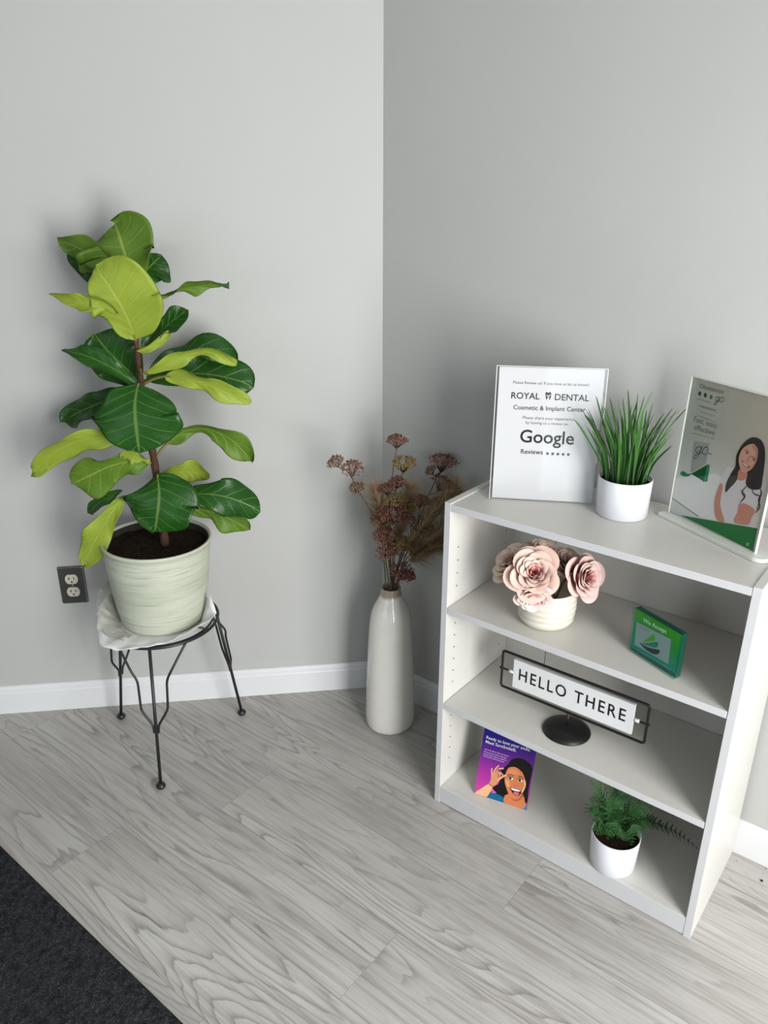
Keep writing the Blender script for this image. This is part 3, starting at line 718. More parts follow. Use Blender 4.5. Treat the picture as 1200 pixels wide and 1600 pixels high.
M['dry_stem'] = plain('dried_green_stem', (0.115, 0.105, 0.045), 0.8, 0.2, grain=0.4, gscale=90)
M['dry_wood'] = plain('dried_brown_stem', (0.090, 0.055, 0.030), 0.8, 0.2, grain=0.4, gscale=90)
def bead_mat(name, a, b, c_):
    t = NT(name); nz = t.noise(t.pos(), 160, 2); t.base(t.ramp(nz, [(0.3, a), (0.5, b), (0.7, c_)]), 0.8, 0.15); return t.m
M['bead_red'] = bead_mat('dried_rust_florets', (0.12, 0.042, 0.030), (0.25, 0.105, 0.075), (0.40, 0.23, 0.16))
M['bead_gold'] = bead_mat('dried_ochre_florets', (0.17, 0.10, 0.03), (0.33, 0.22, 0.07), (0.45, 0.33, 0.15))
M['bead_pale'] = bead_mat('dried_buff_florets', (0.16, 0.08, 0.045), (0.27, 0.16, 0.10), (0.36, 0.28, 0.18))
def zc(x, y): return (500+x*0.216667, 670+y*0.216667)
MOUTH = V(VC[0], VC[1], VZ)
def vp_(x, y, d=0.0): return facing(*zc(x, y), VC, d)
def umbel(parent, c, axis, R, mat, seed, n=46, flat=0.35):
    """flat-topped head of tiny florets on thin rays"""
    q = random.Random(seed); Z = unit(axis); X = unit(np.cross(Z, V(0.3, 0.9, 0.15))); Y = np.cross(Z, X); mb = MB()
    root = c-Z*R*0.95
    for k in range(n):
        a = q.random()*2*PI; r = R*math.sqrt(q.random()); h = R*(flat*(1-(r/R)**2)+0.22*(q.random()-0.5))
        p = c+(X*math.cos(a)+Y*math.sin(a))*r+Z*h
        if k % 3 == 0: mb.tube([root, root+(p-root)*0.5+Z*R*0.05, p], 0.0005, 4, 0, cap=False)
        for j in range(3):
            o = V(q.uniform(-1, 1), q.uniform(-1, 1), q.uniform(-1, 1))*0.0030
            mb.ball(p+o, q.uniform(0.0012, 0.0021), 5, 1)
    return mb.build('flower_head', [M['dry_wood'], mat], parent)
def dried(label, path, heads, dep, sm, seed):
    """path in picture points of the bouquet, heads: (x, y, radius, material)"""
    s0 = MOUTH+V(0.010*math.cos(seed*2.1), 0.010*math.sin(seed*2.1), -0.05)
    pts = [s0]+[vp_(x, y, dep*i/len(path)) for i, (x, y) in enumerate(path)]
    st = thing('dried_flower_stem', s0, label, 'dried flowers', 'dried flower stems in the cream vase')
    line = crom(pts, 6); mb = MB(); mb.tube(line, [0.0019-0.0008*i/len(line) for i in range(len(line))], 6)
    hs = []
    for (x, y, R, mt, *w) in heads:
        c = vp_(x, y, dep*(w[0] if w else 1.0)); k = min(range(len(line)), key=lambda i: np.linalg.norm(line[i]-c)+(0.0 if line[i][2] < c[2]-R*0.9 else 0.5))
        ax = unit(unit(c-line[k])+V(0, 0, 0.9)+ST_T*0.25); root = c-ax*R*0.95
        if np.linalg.norm(root-line[k]) > 0.003: mb.tube(crom([line[k], (line[k]+root)/2+V(0, 0, -0.004), root], 4), 0.0010, 5)
        hs.append((c, ax, R, mt))
    q = random.Random(seed)
    for k in range(6, len(line)-2, 4):                                   # short side twigs
        d = unit(V(q.uniform(-1, 1), q.uniform(-1, 1), 0.8)); mb.tube([line[k], line[k]+d*q.uniform(0.006, 0.013)], [0.0008, 0.0004], 4)
    mb.build('stem', sm, st)
    for i, (c, ax, R, mt) in enumerate(hs): umbel(st, c, ax, R*1.12, M[mt], seed*31+i, n=int(45+R*2200))
G_, W_ = M['dry_stem'], M['dry_wood']
dried('dried stem arching left over the corner with three pinkish heads', [(440, 760), (370, 600), (280, 450), (215, 330), (150, 262)], [(112, 235, 0.019, 'bead_pale'), (235, 285, 0.026, 'bead_red'), (268, 428, 0.018, 'bead_pale')], 0.03, G_, 1)
dried('tallest upright dried stem with a small rust head at its top', [(495, 850), (500, 600), (515, 400), (535, 240), (557, 120)], [(556, 82, 0.023, 'bead_red'), (478, 430, 0.020, 'bead_red')], 0.0, G_, 2)
dried('dried stem with an ochre flat head just under the tallest', [(505, 850), (515, 640), (540, 450), (595, 320)], [(608, 245, 0.028, 'bead_gold'), (560, 385, 0.020, 'bead_red')], 0.015, G_, 3)
dried('dark branching dried stem leaning right with the high red heads', [(590, 930), (700, 690), (775, 500), (835, 370), (878, 285)], [(890, 232, 0.032, 'bead_red'), (885, 385, 0.028, 'bead_red'), (797, 300, 0.014, 'bead_pale')], 0.0, W_, 4)
dried('dried stem leaning far right to the edge of the bookcase', [(610, 930), (740, 740), (830, 640), (900, 570)], [(855, 530, 0.024, 'bead_red'), (968, 458, 0.020, 'bead_red', 0.2)], -0.03, W_, 5)
dried('dried stem with the densest maroon heads mid-bouquet', [(492, 900), (490, 760), (505, 690)], [(535, 620, 0.032, 'bead_red'), (445, 640, 0.026, 'bead_red'), (610, 620, 0.020, 'bead_red')], 0.045, G_, 6)
dried('dried stem with thin twigs and two small heads right of centre', [(580, 950), (655, 790), (710, 640)], [(722, 520, 0.022, 'bead_red'), (735, 695, 0.028, 'bead_red', 1.2)], 0.02, W_, 7)
dried('short dried stem with two rust heads low on the left', [(478, 980), (468, 860)], [(460, 770, 0.026, 'bead_red'), (462, 890, 0.021, 'bead_red', 1.3)], 0.04, G_, 8)
dried('dried stem with ochre heads in the middle of the bouquet', [(525, 900), (540, 720), (560, 620)], [(540, 520, 0.028, 'bead_gold'), (622, 570, 0.024, 'bead_gold', 0.8)], 0.02, G_, 9)
dried('short dried stem with brown heads below the middle', [(555, 1000), (580, 900)], [(602, 830, 0.026, 'bead_gold'), (535, 868, 0.020, 'bead_red', 1.1)], 0.035, W_, 10)
dried('lowest dried stem with a maroon head drooping over the vase rim', [(560, 1085)], [(592, 1035, 0.030, 'bead_red'), (640, 1060, 0.016, 'bead_red', 0.9)], 0.035, W_, 11)
# soft grass plumes
def plume_mat():
    t = NT('tan_grass_plume'); nz = t.noise(t.pos(), 40, 2); t.base(t.mix(nz, (0.42, 0.28, 0.14), (0.62, 0.47, 0.29)), 0.9, 0.1); return t.m
M['plume'] = plume_mat()
def plume(label, path, width, dep, seed, n=700):
    q = random.Random(seed); s0 = MOUTH+V(0.012*math.cos(seed*1.7), 0.012*math.sin(seed*1.7), -0.05)
    pts = [s0]+[vp_(x, y, dep*(i+1)/len(path)) for i, (x, y) in enumerate(path)]
    st = thing('grass_plume', s0, label, 'dried grass', 'grass plumes in the cream vase')
    line = crom(pts, 8); m = len(line); mb = MB(); mb.tube(line, [0.0016-0.0010*i/m for i in range(m)], 6); mb.build('stem', M['dry_wood'], st)
    mb = MB()
    for _ in range(n):
        t = 0.36+0.62*q.random(); i = min(m-2, int(t*(m-1))); c = line[i]; T = unit(line[i+1]-line[i])
        a = q.random()*2*PI; X = unit(np.cross(T, V(0.2, 0.4, 1))); Y = np.cross(T, X); R_ = X*math.cos(a)+Y*math.sin(a)
        ln = width*(0.55+0.6*q.random())*(0.55+0.45*math.sin(PI*min(1, (t-0.36)/0.6)))
        p1 = c+(T*0.75+R_*0.36)*ln*0.5; p2 = c+(T*0.72+R_*0.62)*ln+V(0, 0, -0.15)*ln*q.random()
        w = unit(np.cross(T, R_))*0.00060
        mb.add([c-w, c+w, p1+w*0.8, p1-w*0.8, p2], [(0, 1, 2, 3), (3, 2, 4)], 0)
    mb.build('plume', M['plume'], st)
plume('tan grass plume fanning up on the left of the bouquet', [(500, 900), (455, 680), (405, 430)], 0.105, -0.01, 21, 1300)
plume('tan grass plume standing upright behind the red heads', [(540, 880), (600, 660), (650, 430)], 0.105, -0.02, 22, 1300)
plume('tan grass plume leaning right, highest of the plumes on that side', [(590, 900), (780, 640), (985, 400)], 0.100, 0.07, 23, 1100)
plume('thick tan grass plume bending low behind the bookcase side', [(600, 980), (700, 860), (880, 740), (1000, 700)], 0.100, 0.08, 24, 1500)
plume('low tan grass plume sweeping sideways under the thick one', [(600, 1000), (690, 930), (820, 850), (990, 830)], 0.085, 0.08, 25, 1200)

# ================================================================== roses in a ribbed pot
RC = V(*on_z(852, 968, Z_ROSE)); RC[2] = Z_ROSE+0.0004
mpp_r = pixel(RC)[2]/F_PX
rw = 44.5*mpp_r
def rib_pot_prof(r, h):
    pf = [(0, 0), (r*0.80, 0), (r*0.86, 0.002), (r*0.93, 0.008)]
    for i in range(37):
        t = i/36; z = 0.010+(h-0.016)*t; rr = r*(0.94+0.06*math.sin(min(1, t*1.7)*PI/2))
        pf.append((rr+0.0011*math.sin(t*5.0*2*PI), z))
    pf += [(r*0.985, h-0.002), (r*0.96, h), (r*0.90, h-0.002), (r*0.88, h*0.7), (0, h*0.68)]
    return pf
RH = 0.083
M['cream_pot'] = plain('cream_ribbed_glaze', s2l(226, 220, 206), 0.25, 0.5, grain=0.03, gscale=60)
rp_ = tag(MB().lathe(RC, rib_pot_prof(rw, RH), 56).build('ribbed_pot', M['cream_pot']), 'small cream ribbed pot of pink roses on the upper shelf', 'pot')
def petal_mat():
    t = color_attr_mat('blush_rose_petal', 0.65, 0.2); nz = t.noise(t.scale(t.pos(), (1, 1, 1)), 120, 3); t.bump(nz, 0.25, 0.0012)
    return t.m
M['petal'] = petal_mat()
def rose(label, c, axis, R, base, edge, deep, seed, open_=1.0):
    """c: centre of the bloom, axis: where it looks, R: outer radius"""
    q = random.Random(seed); Z = unit(axis); X = unit(np.cross(Z, V(0.2, 0.35, 1))); Y = np.cross(Z, X)
    root = c-Z*R*0.75
    th_ = thing('rose', root, label, 'rose', 'artificial roses in the ribbed pot')
    def petals(mb, layer, n, r0, r1, h0, h1, wid, curl, c0, c1):
        off = q.random()*2*PI
        for k in range(n):
            a0 = off+2*PI*k/n+q.uniform(-0.16, 0.16); sc = q.uniform(0.92, 1.08); G = []; cols = []; dz = q.uniform(-0.05, 0.05)*R
            ns, nt = 11, 9; ph = q.random()*6
            for i in range(nt):
                t = i/(nt-1); row = []
                for j in range(ns):
                    s = -1+2*j/(ns-1); tw_ = wid*(0.30+0.70*math.sin(min(1, t*1.12)*PI/2)); a = a0+s*tw_*(1-0.12*t*t)
                    tt = t*(1-0.30*s*s*t)
                    rr = R*(r0+(r1-r0)*tt**1.25)*sc; zz = R*(h0+(h1-h0)*math.sin(tt*PI/2))
                    rr += R*curl*max(0, tt-0.72)*2.2; zz -= R*curl*max(0, tt-0.8)*1.3
                    rr += R*0.012*math.sin(ph+s*4+t*3)*t+R*0.05*s*s*(1-t)*0.4; zz += R*0.014*math.sin(ph*2+s*5)*t*t
                    row.append(c+(X*math.cos(a)+Y*math.sin(a))*rr+Z*(zz+dz*t)); m = min(1, t*1.15)**1.2
                    e = 0.10*q.random(); cols.append(tuple(c0[w]*(1-m)+c1[w]*m*(1-e*0.3) for w in range(3)))
                G.append(row)
            mb.grid(G, 0, cols)
    ib = MB(); petals(ib, 0, 3, 0.02, 0.07, -0.30, 0.26, 1.3, 0.0, deep, deep)
    petals(ib, 1, 4, 0.04, 0.14, -0.34, 0.30, 1.0, 0.02, deep, base); petals(ib, 2, 5, 0.07, 0.23, -0.40, 0.31, 0.85, 0.03, deep, base)
    petals(ib, 3, 6, 0.10, 0.33, -0.46, 0.30, 0.75, 0.05, deep, edge)
    ib.build('inner_petals', M['petal'], th_)
    ob = MB(); petals(ob, 4, 5, 0.14, 0.45, -0.52, 0.30, 0.92, 0.03, base, edge); petals(ob, 5, 5, 0.18, 0.57, -0.58, 0.27, 0.92, 0.04*open_, base, edge)
    petals(ob, 6, 5, 0.22, 0.71, -0.62, 0.19, 0.92, 0.06*open_, base, edge); petals(ob, 7, 5, 0.26, 0.88, -0.66, 0.02, 0.88, 0.09*open_, base, edge)
    ob.build('outer_petals', M['petal'], th_)
    mb = MB(); foot = V(RC[0]+rw*0.3*math.cos(seed), RC[1]+rw*0.3*math.sin(seed), RC[2]+RH*0.69)
    mb.tube(crom([foot, (foot+root)/2+V(0, 0, 0.012), root, c-Z*R*0.55], 5), 0.0022, 8); mb.build('stem', M['dry_stem'], th_)
def rpx(u, v, toward): return facing(u, v, RC, toward)
PB, PE, PD = (0.80, 0.40, 0.36), (0.88, 0.63, 0.54), (0.58, 0.20, 0.13)
rose('open pink rose facing the room at the front of the ribbed pot', rpx(834, 896, 0.050), cd(-0.10, 0.85, 1), 0.067, PB, PE, PD, 3)
rose('pink rose at the right end of the bunch turned towards the right', rpx(914, 902, 0.026), cd(0.5, 0.35, 0.8), 0.060, PB, (0.86, 0.62, 0.57), (0.50, 0.20, 0.17), 5, 0.7)
rose('cream rose at the left end of the bunch seen from its side', rpx(801, 879, -0.010), cd(-0.75, 0.85, 0.2), 0.058, (0.80, 0.54, 0.44), (0.90, 0.72, 0.60), (0.5, 0.25, 0.18), 8, 1.4)
rose('pale rose at the back of the bunch under the top shelf', rpx(848, 866, -0.030), cd(0.0, 1.0, 0.25), 0.056, (0.80, 0.54, 0.44), (0.88, 0.68, 0.60), (0.5, 0.25, 0.18), 11, 1.0)
rose('pale rose half hidden behind the rose on the right', rpx(889, 882, -0.012), cd(0.3, 0.8, 0.5), 0.046, (0.80, 0.54, 0.44), (0.88, 0.68, 0.60), (0.5, 0.25, 0.18), 14, 1.0)
rose('blush rose drooping over the front rim below the open one', rpx(833, 934, 0.066), cd(-0.1, -0.35, 1.0), 0.046, (0.90, 0.50, 0.52), (0.93, 0.72, 0.68), (0.6, 0.2, 0.25), 17, 1.3)

# ================================================================== white pots with plants
def cyl_pot(name, c, r_top, r_bot, h, parent, mat):
    prof = [(0, 0), (r_bot-0.002, 0), (r_bot, 0.002), (r_bot+(r_top-r_bot)*0.5, h*0.5), (r_top, h-0.0015), (r_top-0.0008, h), (r_top-0.0024, h-0.0006), (r_top-0.003, h*0.7), (0, h*0.69)]
    return MB().lathe(c, prof, 56).build(name, mat, parent)
GC = on_z(970.5, 802, ZT); GC[2] = ZT+0.0004; gm = pixel(GC+V(0, 0, 0.05))[2]/F_PX
GR = 41.0*gm; GH = height_on_axis(GC[0], GC[1], 744.5)-GC[2]
gp = thing('potted_grass', GC, 'artificial green grass in a white pot on top of the bookcase', 'potted plant')
cyl_pot('pot', GC, GR, GR*0.955, GH, gp, M['white_pot'])
mb = MB(); soil_disc(mb, GC+V(0, 0, GH*0.86), GR-0.0032, 0.002, n=8, seg=32); mb.build('soil', M['soil'], gp)
def grass_mat():
    t = NT('green_grass_blade'); uv = t.n('ShaderNodeUVMap', uv_map='UVMap').outputs[0]; s = t.n('ShaderNodeSeparateXYZ', {0: uv}); oi = t.n('ShaderNodeObjectInfo').outputs['Random']
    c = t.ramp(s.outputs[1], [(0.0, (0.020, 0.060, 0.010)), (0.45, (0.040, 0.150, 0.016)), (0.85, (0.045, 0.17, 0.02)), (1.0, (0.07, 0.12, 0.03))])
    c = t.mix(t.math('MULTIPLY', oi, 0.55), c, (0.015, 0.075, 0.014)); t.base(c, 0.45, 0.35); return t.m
M['grass'] = grass_mat()
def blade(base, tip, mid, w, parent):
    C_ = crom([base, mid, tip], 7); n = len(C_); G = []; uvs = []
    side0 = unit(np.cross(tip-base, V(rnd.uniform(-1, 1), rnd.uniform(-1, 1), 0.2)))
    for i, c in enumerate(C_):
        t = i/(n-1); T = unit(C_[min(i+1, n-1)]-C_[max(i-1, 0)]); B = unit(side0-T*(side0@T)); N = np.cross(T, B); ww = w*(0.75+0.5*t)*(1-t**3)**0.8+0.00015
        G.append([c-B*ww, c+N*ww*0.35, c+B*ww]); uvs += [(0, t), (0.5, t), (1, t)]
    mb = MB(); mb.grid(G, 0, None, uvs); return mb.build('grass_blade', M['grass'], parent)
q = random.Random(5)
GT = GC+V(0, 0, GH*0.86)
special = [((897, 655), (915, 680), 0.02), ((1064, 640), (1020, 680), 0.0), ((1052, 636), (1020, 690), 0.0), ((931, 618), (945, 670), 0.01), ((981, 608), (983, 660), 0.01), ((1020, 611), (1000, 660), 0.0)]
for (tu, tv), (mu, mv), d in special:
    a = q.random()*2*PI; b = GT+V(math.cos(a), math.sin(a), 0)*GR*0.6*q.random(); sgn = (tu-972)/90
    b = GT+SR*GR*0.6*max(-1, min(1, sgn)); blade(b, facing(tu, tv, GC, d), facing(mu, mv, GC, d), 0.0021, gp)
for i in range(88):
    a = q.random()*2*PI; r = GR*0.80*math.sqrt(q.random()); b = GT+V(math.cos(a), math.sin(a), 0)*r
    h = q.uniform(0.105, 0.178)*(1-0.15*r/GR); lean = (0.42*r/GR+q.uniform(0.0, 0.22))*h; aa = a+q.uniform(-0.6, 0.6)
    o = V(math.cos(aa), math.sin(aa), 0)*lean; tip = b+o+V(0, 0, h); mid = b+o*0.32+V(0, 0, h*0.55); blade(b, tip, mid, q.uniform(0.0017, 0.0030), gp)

FC = on_z(956, 1346, Z_LOW); FC[2] = Z_LOW+0.0004; fm = pixel(FC+V(0, 0, 0.04))[2]/F_PX
FR = 37.3*fm; FHT = height_on_axis(FC[0], FC[1], 1300)-FC[2]
fern = thing('potted_fern', FC, 'artificial dark green fern in a white pot on the bottom shelf', 'potted plant')
cyl_pot('pot', FC, FR, FR*0.93, FHT, fern, M['white_pot'])
FT = FC+V(0, 0, FHT*0.86)
mb = MB(); soil_disc(mb, FT, FR-0.0032, 0.002, n=8, seg=32); mb.build('soil', M['soil'], fern)
def fern_mat():
    t = NT('dark_green_fern'); oi = t.n('ShaderNodeObjectInfo').outputs['Random']; nz = t.noise(t.pos(), 80, 2)
    c = t.mix(nz, (0.006, 0.030, 0.007), (0.030, 0.105, 0.026)); c = t.mix(t.math('MULTIPLY', oi, 0.5), c, (0.040, 0.12, 0.035)); t.base(c, 0.55, 0.15); return t.m
M['fern'] = fern_mat()
def frond(pts, wid, seed, n=15):
    q = random.Random(seed); C_ = crom(pts, max(4, n//(len(pts)-1))); m = len(C_); mb = MB(); mb.tube(C_, [0.0011-0.0007*i/m for i in range(m)], 5)
    for i in range(2, m-1):
        t = i/(m-1); T = unit(C_[i+1]-C_[i-1]); up0 = V(0, 0, 1)+ST_T*0.5; S_ = unit(np.cross(T, up0)); N = np.cross(S_, T)
        w = wid*(math.sin(PI*min(1, 0.12+t*0.88))**0.8)
        for sd in (-1, 1):
            d = unit(S_*sd*0.85+T*0.55+N*q.uniform(-0.25, 0.25)); k = 5
            prev = C_[i]
            for j in range(1, k+1):                                       # toothed pinna: short leaflets on both sides of its rib
                c = C_[i]+d*w*j/k-N*0.10*w*(j/k)**2; pw = w*0.30*(1-0.72*j/k)+0.0004
                e1 = unit(T*0.9+d*0.6); e2 = unit(-T*0.9+d*0.6); a = prev
                mb.add([a, a+e1*pw, c, a+e2*pw], [(0, 1, 2), (0, 2, 3)], 0); prev = c
    return mb.build('frond', M['fern'], fern)
def ff(u, v, d=0.0): return facing(u, v, FC, d)
FRONDS = [([(948, 1300, .01), (950, 1262, .02), (936, 1235, .02), (922, 1219, .015)], .020), ([(946, 1302, .02), (938, 1272, .04), (926, 1262, .04), (919, 1280, .045)], .018),
          ([(955, 1300, .01), (962, 1262, .02), (975, 1242, .02), (1000, 1238, .01)], .022), ([(962, 1300, .02), (978, 1272, .04), (1000, 1262, .045), (1022, 1262, .04)], .022),
          ([(960, 1304, .03), (966, 1282, .05), (960, 1290, .06), (948, 1312, .06)], .018), ([(968, 1302, .02), (985, 1286, .045), (990, 1300, .055), (986, 1322, .05)], .016),
          ([(968, 1300, .0), (1000, 1284, .0), (1040, 1292, -.005), (1068, 1308, -.01), (1093, 1328, -.012)], .016), ([(966, 1298, -.01), (1000, 1280, -.02), (1022, 1284, -.02), (1048, 1300, -.02)], .018),
          ([(950, 1298, -.01), (945, 1262, -.02), (935, 1248, -.02), (921, 1248, -.02)], .014), ([(958, 1298, 0), (966, 1250, .0), (958, 1228, .0), (940, 1214, .0)], .022),
          ([(956, 1302, .03), (950, 1270, .05), (958, 1255, .05), (975, 1258, .05)], .019), ([(952, 1304, .03), (940, 1284, .05), (932, 1288, .05), (926, 1298, .05)], .014)]
for i, (p, w) in enumerate(FRONDS): frond([ff(*a) for a in p], w*1.2, i)
q = random.Random(77)
for i in range(12):                                                     # shorter fronds that fill the crown
    a = 2*PI*i/12+q.uniform(-0.2, 0.2); d = V(math.cos(a), math.sin(a), 0); b = FT+d*0.008; h = q.uniform(0.035, 0.060); r = q.uniform(0.022, 0.048)
    frond([b, b+d*r*0.35+V(0, 0, h*0.75), b+d*r*0.8+V(0, 0, h), b+d*r*1.25+V(0, 0, h*0.75)], 0.021, 50+i)

# ================================================================== acrylic review sign on top of the bookcase
INK = plain('black_ink', (0.012, 0.012, 0.013), 0.5, 0.2); INKG = plain('grey_ink', (0.09, 0.09, 0.09), 0.5, 0.2)
WHITE_INK = plain('white_ink', (0.85, 0.85, 0.86), 0.5, 0.2)
def face_from(bl, br, z, tilt_deg, lift=0.0):
    a, b = on_z(*bl, z), on_z(*br, z); X = unit(b-a); n = np.cross(X, V(0, 0, 1)); n = n if n@(CAM-a) > 0 else -n
    t = math.radians(tilt_deg); Y = V(0, 0, 1)*math.cos(t)-n*math.sin(t)
    return Face(a+V(0, 0, lift), X, Y), np.linalg.norm(b-a)
def solve_tilt(bl, br, z, tl):
    lo, hi = -25.0, 40.0
    f = lambda t: face_from(bl, br, z, t)[0].uv(*tl)[0]
    s = f(lo) < f(hi)
    for _ in range(50):
        m = (lo+hi)/2
        if (f(m) < 0) == s: lo = m
        else: hi = m
    return (lo+hi)/2
S1, w1 = face_from((765.3, 778.8), (928, 788), ZT, 6.0, 0.0009)
SW, SH = 0.2215, 0.2835
sg = thing('acrylic_sign', S1.at(SW/2, 0, 0), 'clear acrylic holder with a white review notice at the left of the bookcase top', 'sign')
def slab(name, F, a0, b0, a1, b1, h0, h1, mat, parent, bevel=0.0):
    mb = MB(); mb.obox(F.O, F.X, F.Y, F.N, (a0, b0, h0), (a1, b1, h1)); return mb.build(name, mat, parent, bevel)
slab('front_sheet', S1, 0.0, 0.0, SW, SH, 0.0022, 0.0042, M['acrylic_matte'], sg)
slab('back_sheet', S1, 0.0, 0.0, SW, SH, -0.0022, -0.0004, M['acrylic'], sg)
mb = MB(); e = 0.0016
mb.obox(S1.O, S1.X, S1.Y, S1.N, (-e, 0, -0.0022), (-0.0001, SH, 0.0042)); mb.obox(S1.O, S1.X, S1.Y, S1.N, (SW+0.0001, 0, -0.0022), (SW+e, SH, 0.0042)); mb.obox(S1.O, S1.X, S1.Y, S1.N, (-e, SH+0.0001, -0.0022), (SW+e, SH+0.0012, 0.0042))
mb.build('sheet_edge', M['acrylic_edge'], sg)
slab('paper_insert', S1, 0.0045, 0.002, SW-0.005, SH-0.0015, -0.0003, 0.0, M['paper'], sg)
mb = MB(); kb = S1.at(SW/2-0.03, 0.15, -0.0028); kt = S1.at(SW/2+0.03, 0.15, -0.0028); sl = -S1.N.copy(); sl[2] = 0; sl = unit(sl)
g0, g1 = V(kb[0], kb[1], ZT+0.0004)+sl*0.030, V(kt[0], kt[1], ZT+0.0004)+sl*0.030
mb.add([kb, kt, g1, g0, kb+sl*0.002, kt+sl*0.002, g1+sl*0.002, g0+sl*0.002], [(0, 1, 2, 3), (7, 6, 5, 4), (0, 4, 5, 1), (1, 5, 6, 2), (2, 6, 7, 3), (3, 7, 4, 0)], smooth=False); mb.build('back_leg', M['acrylic'], sg)
def c2(x, y): return (760+x/6, 560+y/6)
def c3(x, y): return (760+x/6, 680+y/6)
LT = lambda *a, **k: lettering('lettering', *a, **k)
LT('Please Review us! If you love us let us know!!', S1, c2(250, 236), c2(965, 262), sg, INKG, bold=0.004)
LT('ROYAL', S1, c2(232, 374), c2(498, 384), sg, INK, bold=0.012)
LT('DENTAL', S1, c2(640, 390), c2(962, 402), sg, INK, bold=0.012)
LT('Cosmetic & Implant Center', S1, c2(252, 476), c2(928, 502), sg, INK, bold=0.010)
LT('Please share your experience', S1, c2(340, 566), c2(822, 586), sg, INKG, bold=0.002)
LT('by leaving us a review on:', S1, c2(368, 612), c2(770, 630), sg, INKG, bold=0.002)
LT('Google', S1, c2(312, 783), c2(818, 808), sg, INK, bold=0.014, yscale=1.0)
LT('Reviews', S1, c3(322, 172), c3(528, 180), sg, INK, bold=0.012)
pm = MB()
for i in range(5):                                                      # five stars after the word
    p = S1.uv(*c3(572+i*49, 172+i*2.4)); r = 0.0046
    ink_poly(pm, S1, [(p[0]+(r if k % 2 == 0 else r*0.42)*math.sin(PI*k/5), p[1]+(r if k % 2 == 0 else r*0.42)*math.cos(PI*k/5)) for k in range(10)], (0.012, 0.012, 0.012), 2, local=True)
pm.build('star_rating', M['print'], sg); pm = MB()
tooth = [(552, 330), (562, 316), (580, 322), (598, 314), (608, 328), (606, 352), (598, 384), (590, 386), (586, 362), (576, 360), (568, 384), (560, 382), (556, 356)]
ink_poly(pm, S1, [c2(*p) for p in tooth], (0.03, 0.03, 0.03), 2, smooth=4)
ink_poly(pm, S1, [c2(*p) for p in [(560, 338), (580, 348), (602, 336), (590, 356), (572, 355)]], (0.6, 0.6, 0.6), 3, smooth=4)
pm.build('tooth_emblem', M['print'], sg)

# ================================================================== acrylic picture stand
BTH = 0.009
S2, w2 = face_from((1046, 800.5), (1176.8, 863.3), ZT+BTH, 1.5)
PWD, PHT = 0.2165, 0.281
st2 = thing('acrylic_picture_stand', S2.at(0.1, -BTH, 0), 'acrylic stand with a portrait leaflet and green corner at the right of the bookcase top', 'picture stand')
mb = MB(); h0 = V(0, 0, 1); Nf = S2.N.copy(); Nf[2] = 0; Nf = unit(Nf); base_o = V(S2.O[0], S2.O[1], ZT+0.0004)
out = [(-0.012, 0.018), (-0.012, -0.024)]+[(0.222+0.021*math.sin(a), -0.003-0.021*math.cos(a)) for a in np.linspace(0, PI, 15)]
nb = len(out)
mb.add([base_o+S2.X*a+Nf*b for a, b in out]+[base_o+S2.X*a+Nf*b+h0*(BTH-0.0008) for a, b in out],
       [tuple(range(nb)), tuple(range(nb, 2*nb))[::-1]]+[(i, nb+i, nb+(i+1) % nb, (i+1) % nb) for i in range(nb)], smooth=False)
ob_ = mb.build('base', M['acrylic_base'], st2, 0.0010)
slab('front_sheet', S2, 0, 0, PWD, PHT, 0.0012, 0.0028, M['acrylic_matte'], st2); slab('back_sheet', S2, 0, 0, PWD, PHT, -0.0028, -0.0012, M['acrylic'], st2)
mb = MB(); e = 0.0014
mb.obox(S2.O, S2.X, S2.Y, S2.N, (-e, 0, -0.0028), (-0.0001, PHT, 0.0028)); mb.obox(S2.O, S2.X, S2.Y, S2.N, (PWD+0.0001, 0, -0.0028), (PWD+e, PHT, 0.0028)); mb.obox(S2.O, S2.X, S2.Y, S2.N, (-e, PHT+0.0001, -0.0028), (PWD+e, PHT+0.001, 0.0028))
mb.obox(S2.O, S2.X, S2.Y, S2.N, (0, 0.0001, 0.0029), (PWD, 0.002, 0.0042)); mb.build('sheet_edge', M['acrylic_edge'], st2)
def gradient(mb, F, a0, b0, a1, b1, rows, layer, n=10):
    """rows: from bottom to top, (left colour, right colour)"""
    G = []; cols = []
    for i in range(n*(len(rows)-1)+1):
        t = i/n; k = min(int(t), len(rows)-2); f = t-k; L_ = [rows[k][0][q]*(1-f)+rows[k+1][0][q]*f for q in range(3)]; R_ = [rows[k][1][q]*(1-f)+rows[k+1][1][q]*f for q in range(3)]
        G.append([F.at(a0+(a1-a0)*j/n, b0+(b1-b0)*i/(n*(len(rows)-1)), layer*LAYER) for j in range(n+1)])
        cols += [tuple(L_[q]*(1-j/n)+R_[q]*j/n for q in range(3)) for j in range(n+1)]
    mb.grid(G, 0, cols)
def ink_words(mb, F, p0, p1, hpx, col, layer, seed):
    """a line of print too small to read: short strokes of uneven length"""
    q = random.Random(seed); a, b = F.uv(*p0), F.uv(*p1); L = np.linalg.norm(b-a); d = (b-a)/L; e_ = np.array([-d[1], d[0]]); s = 0.0
    while s < L:
        w = L*q.uniform(0.05, 0.14); w = min(w, L-s)
        k = s
        while k < s+w-L*0.008:
            lw = L*q.uniform(0.008, 0.014); hh = hpx*q.uniform(0.7, 1.25); pts = [a+d*k, a+d*(k+lw*0.72), a+d*(k+lw*0.72)+e_*hh, a+d*k+e_*hh]; ink_poly(mb, F, pts, col, layer, local=True); k += lw
        s += w+L*0.025
pic = MB(); L3 = s2l
slab('leaflet', S2, 0.0015, 0.0006, PWD-0.0015, PHT-0.002, -0.0006, -0.0001, M['paper'], st2)
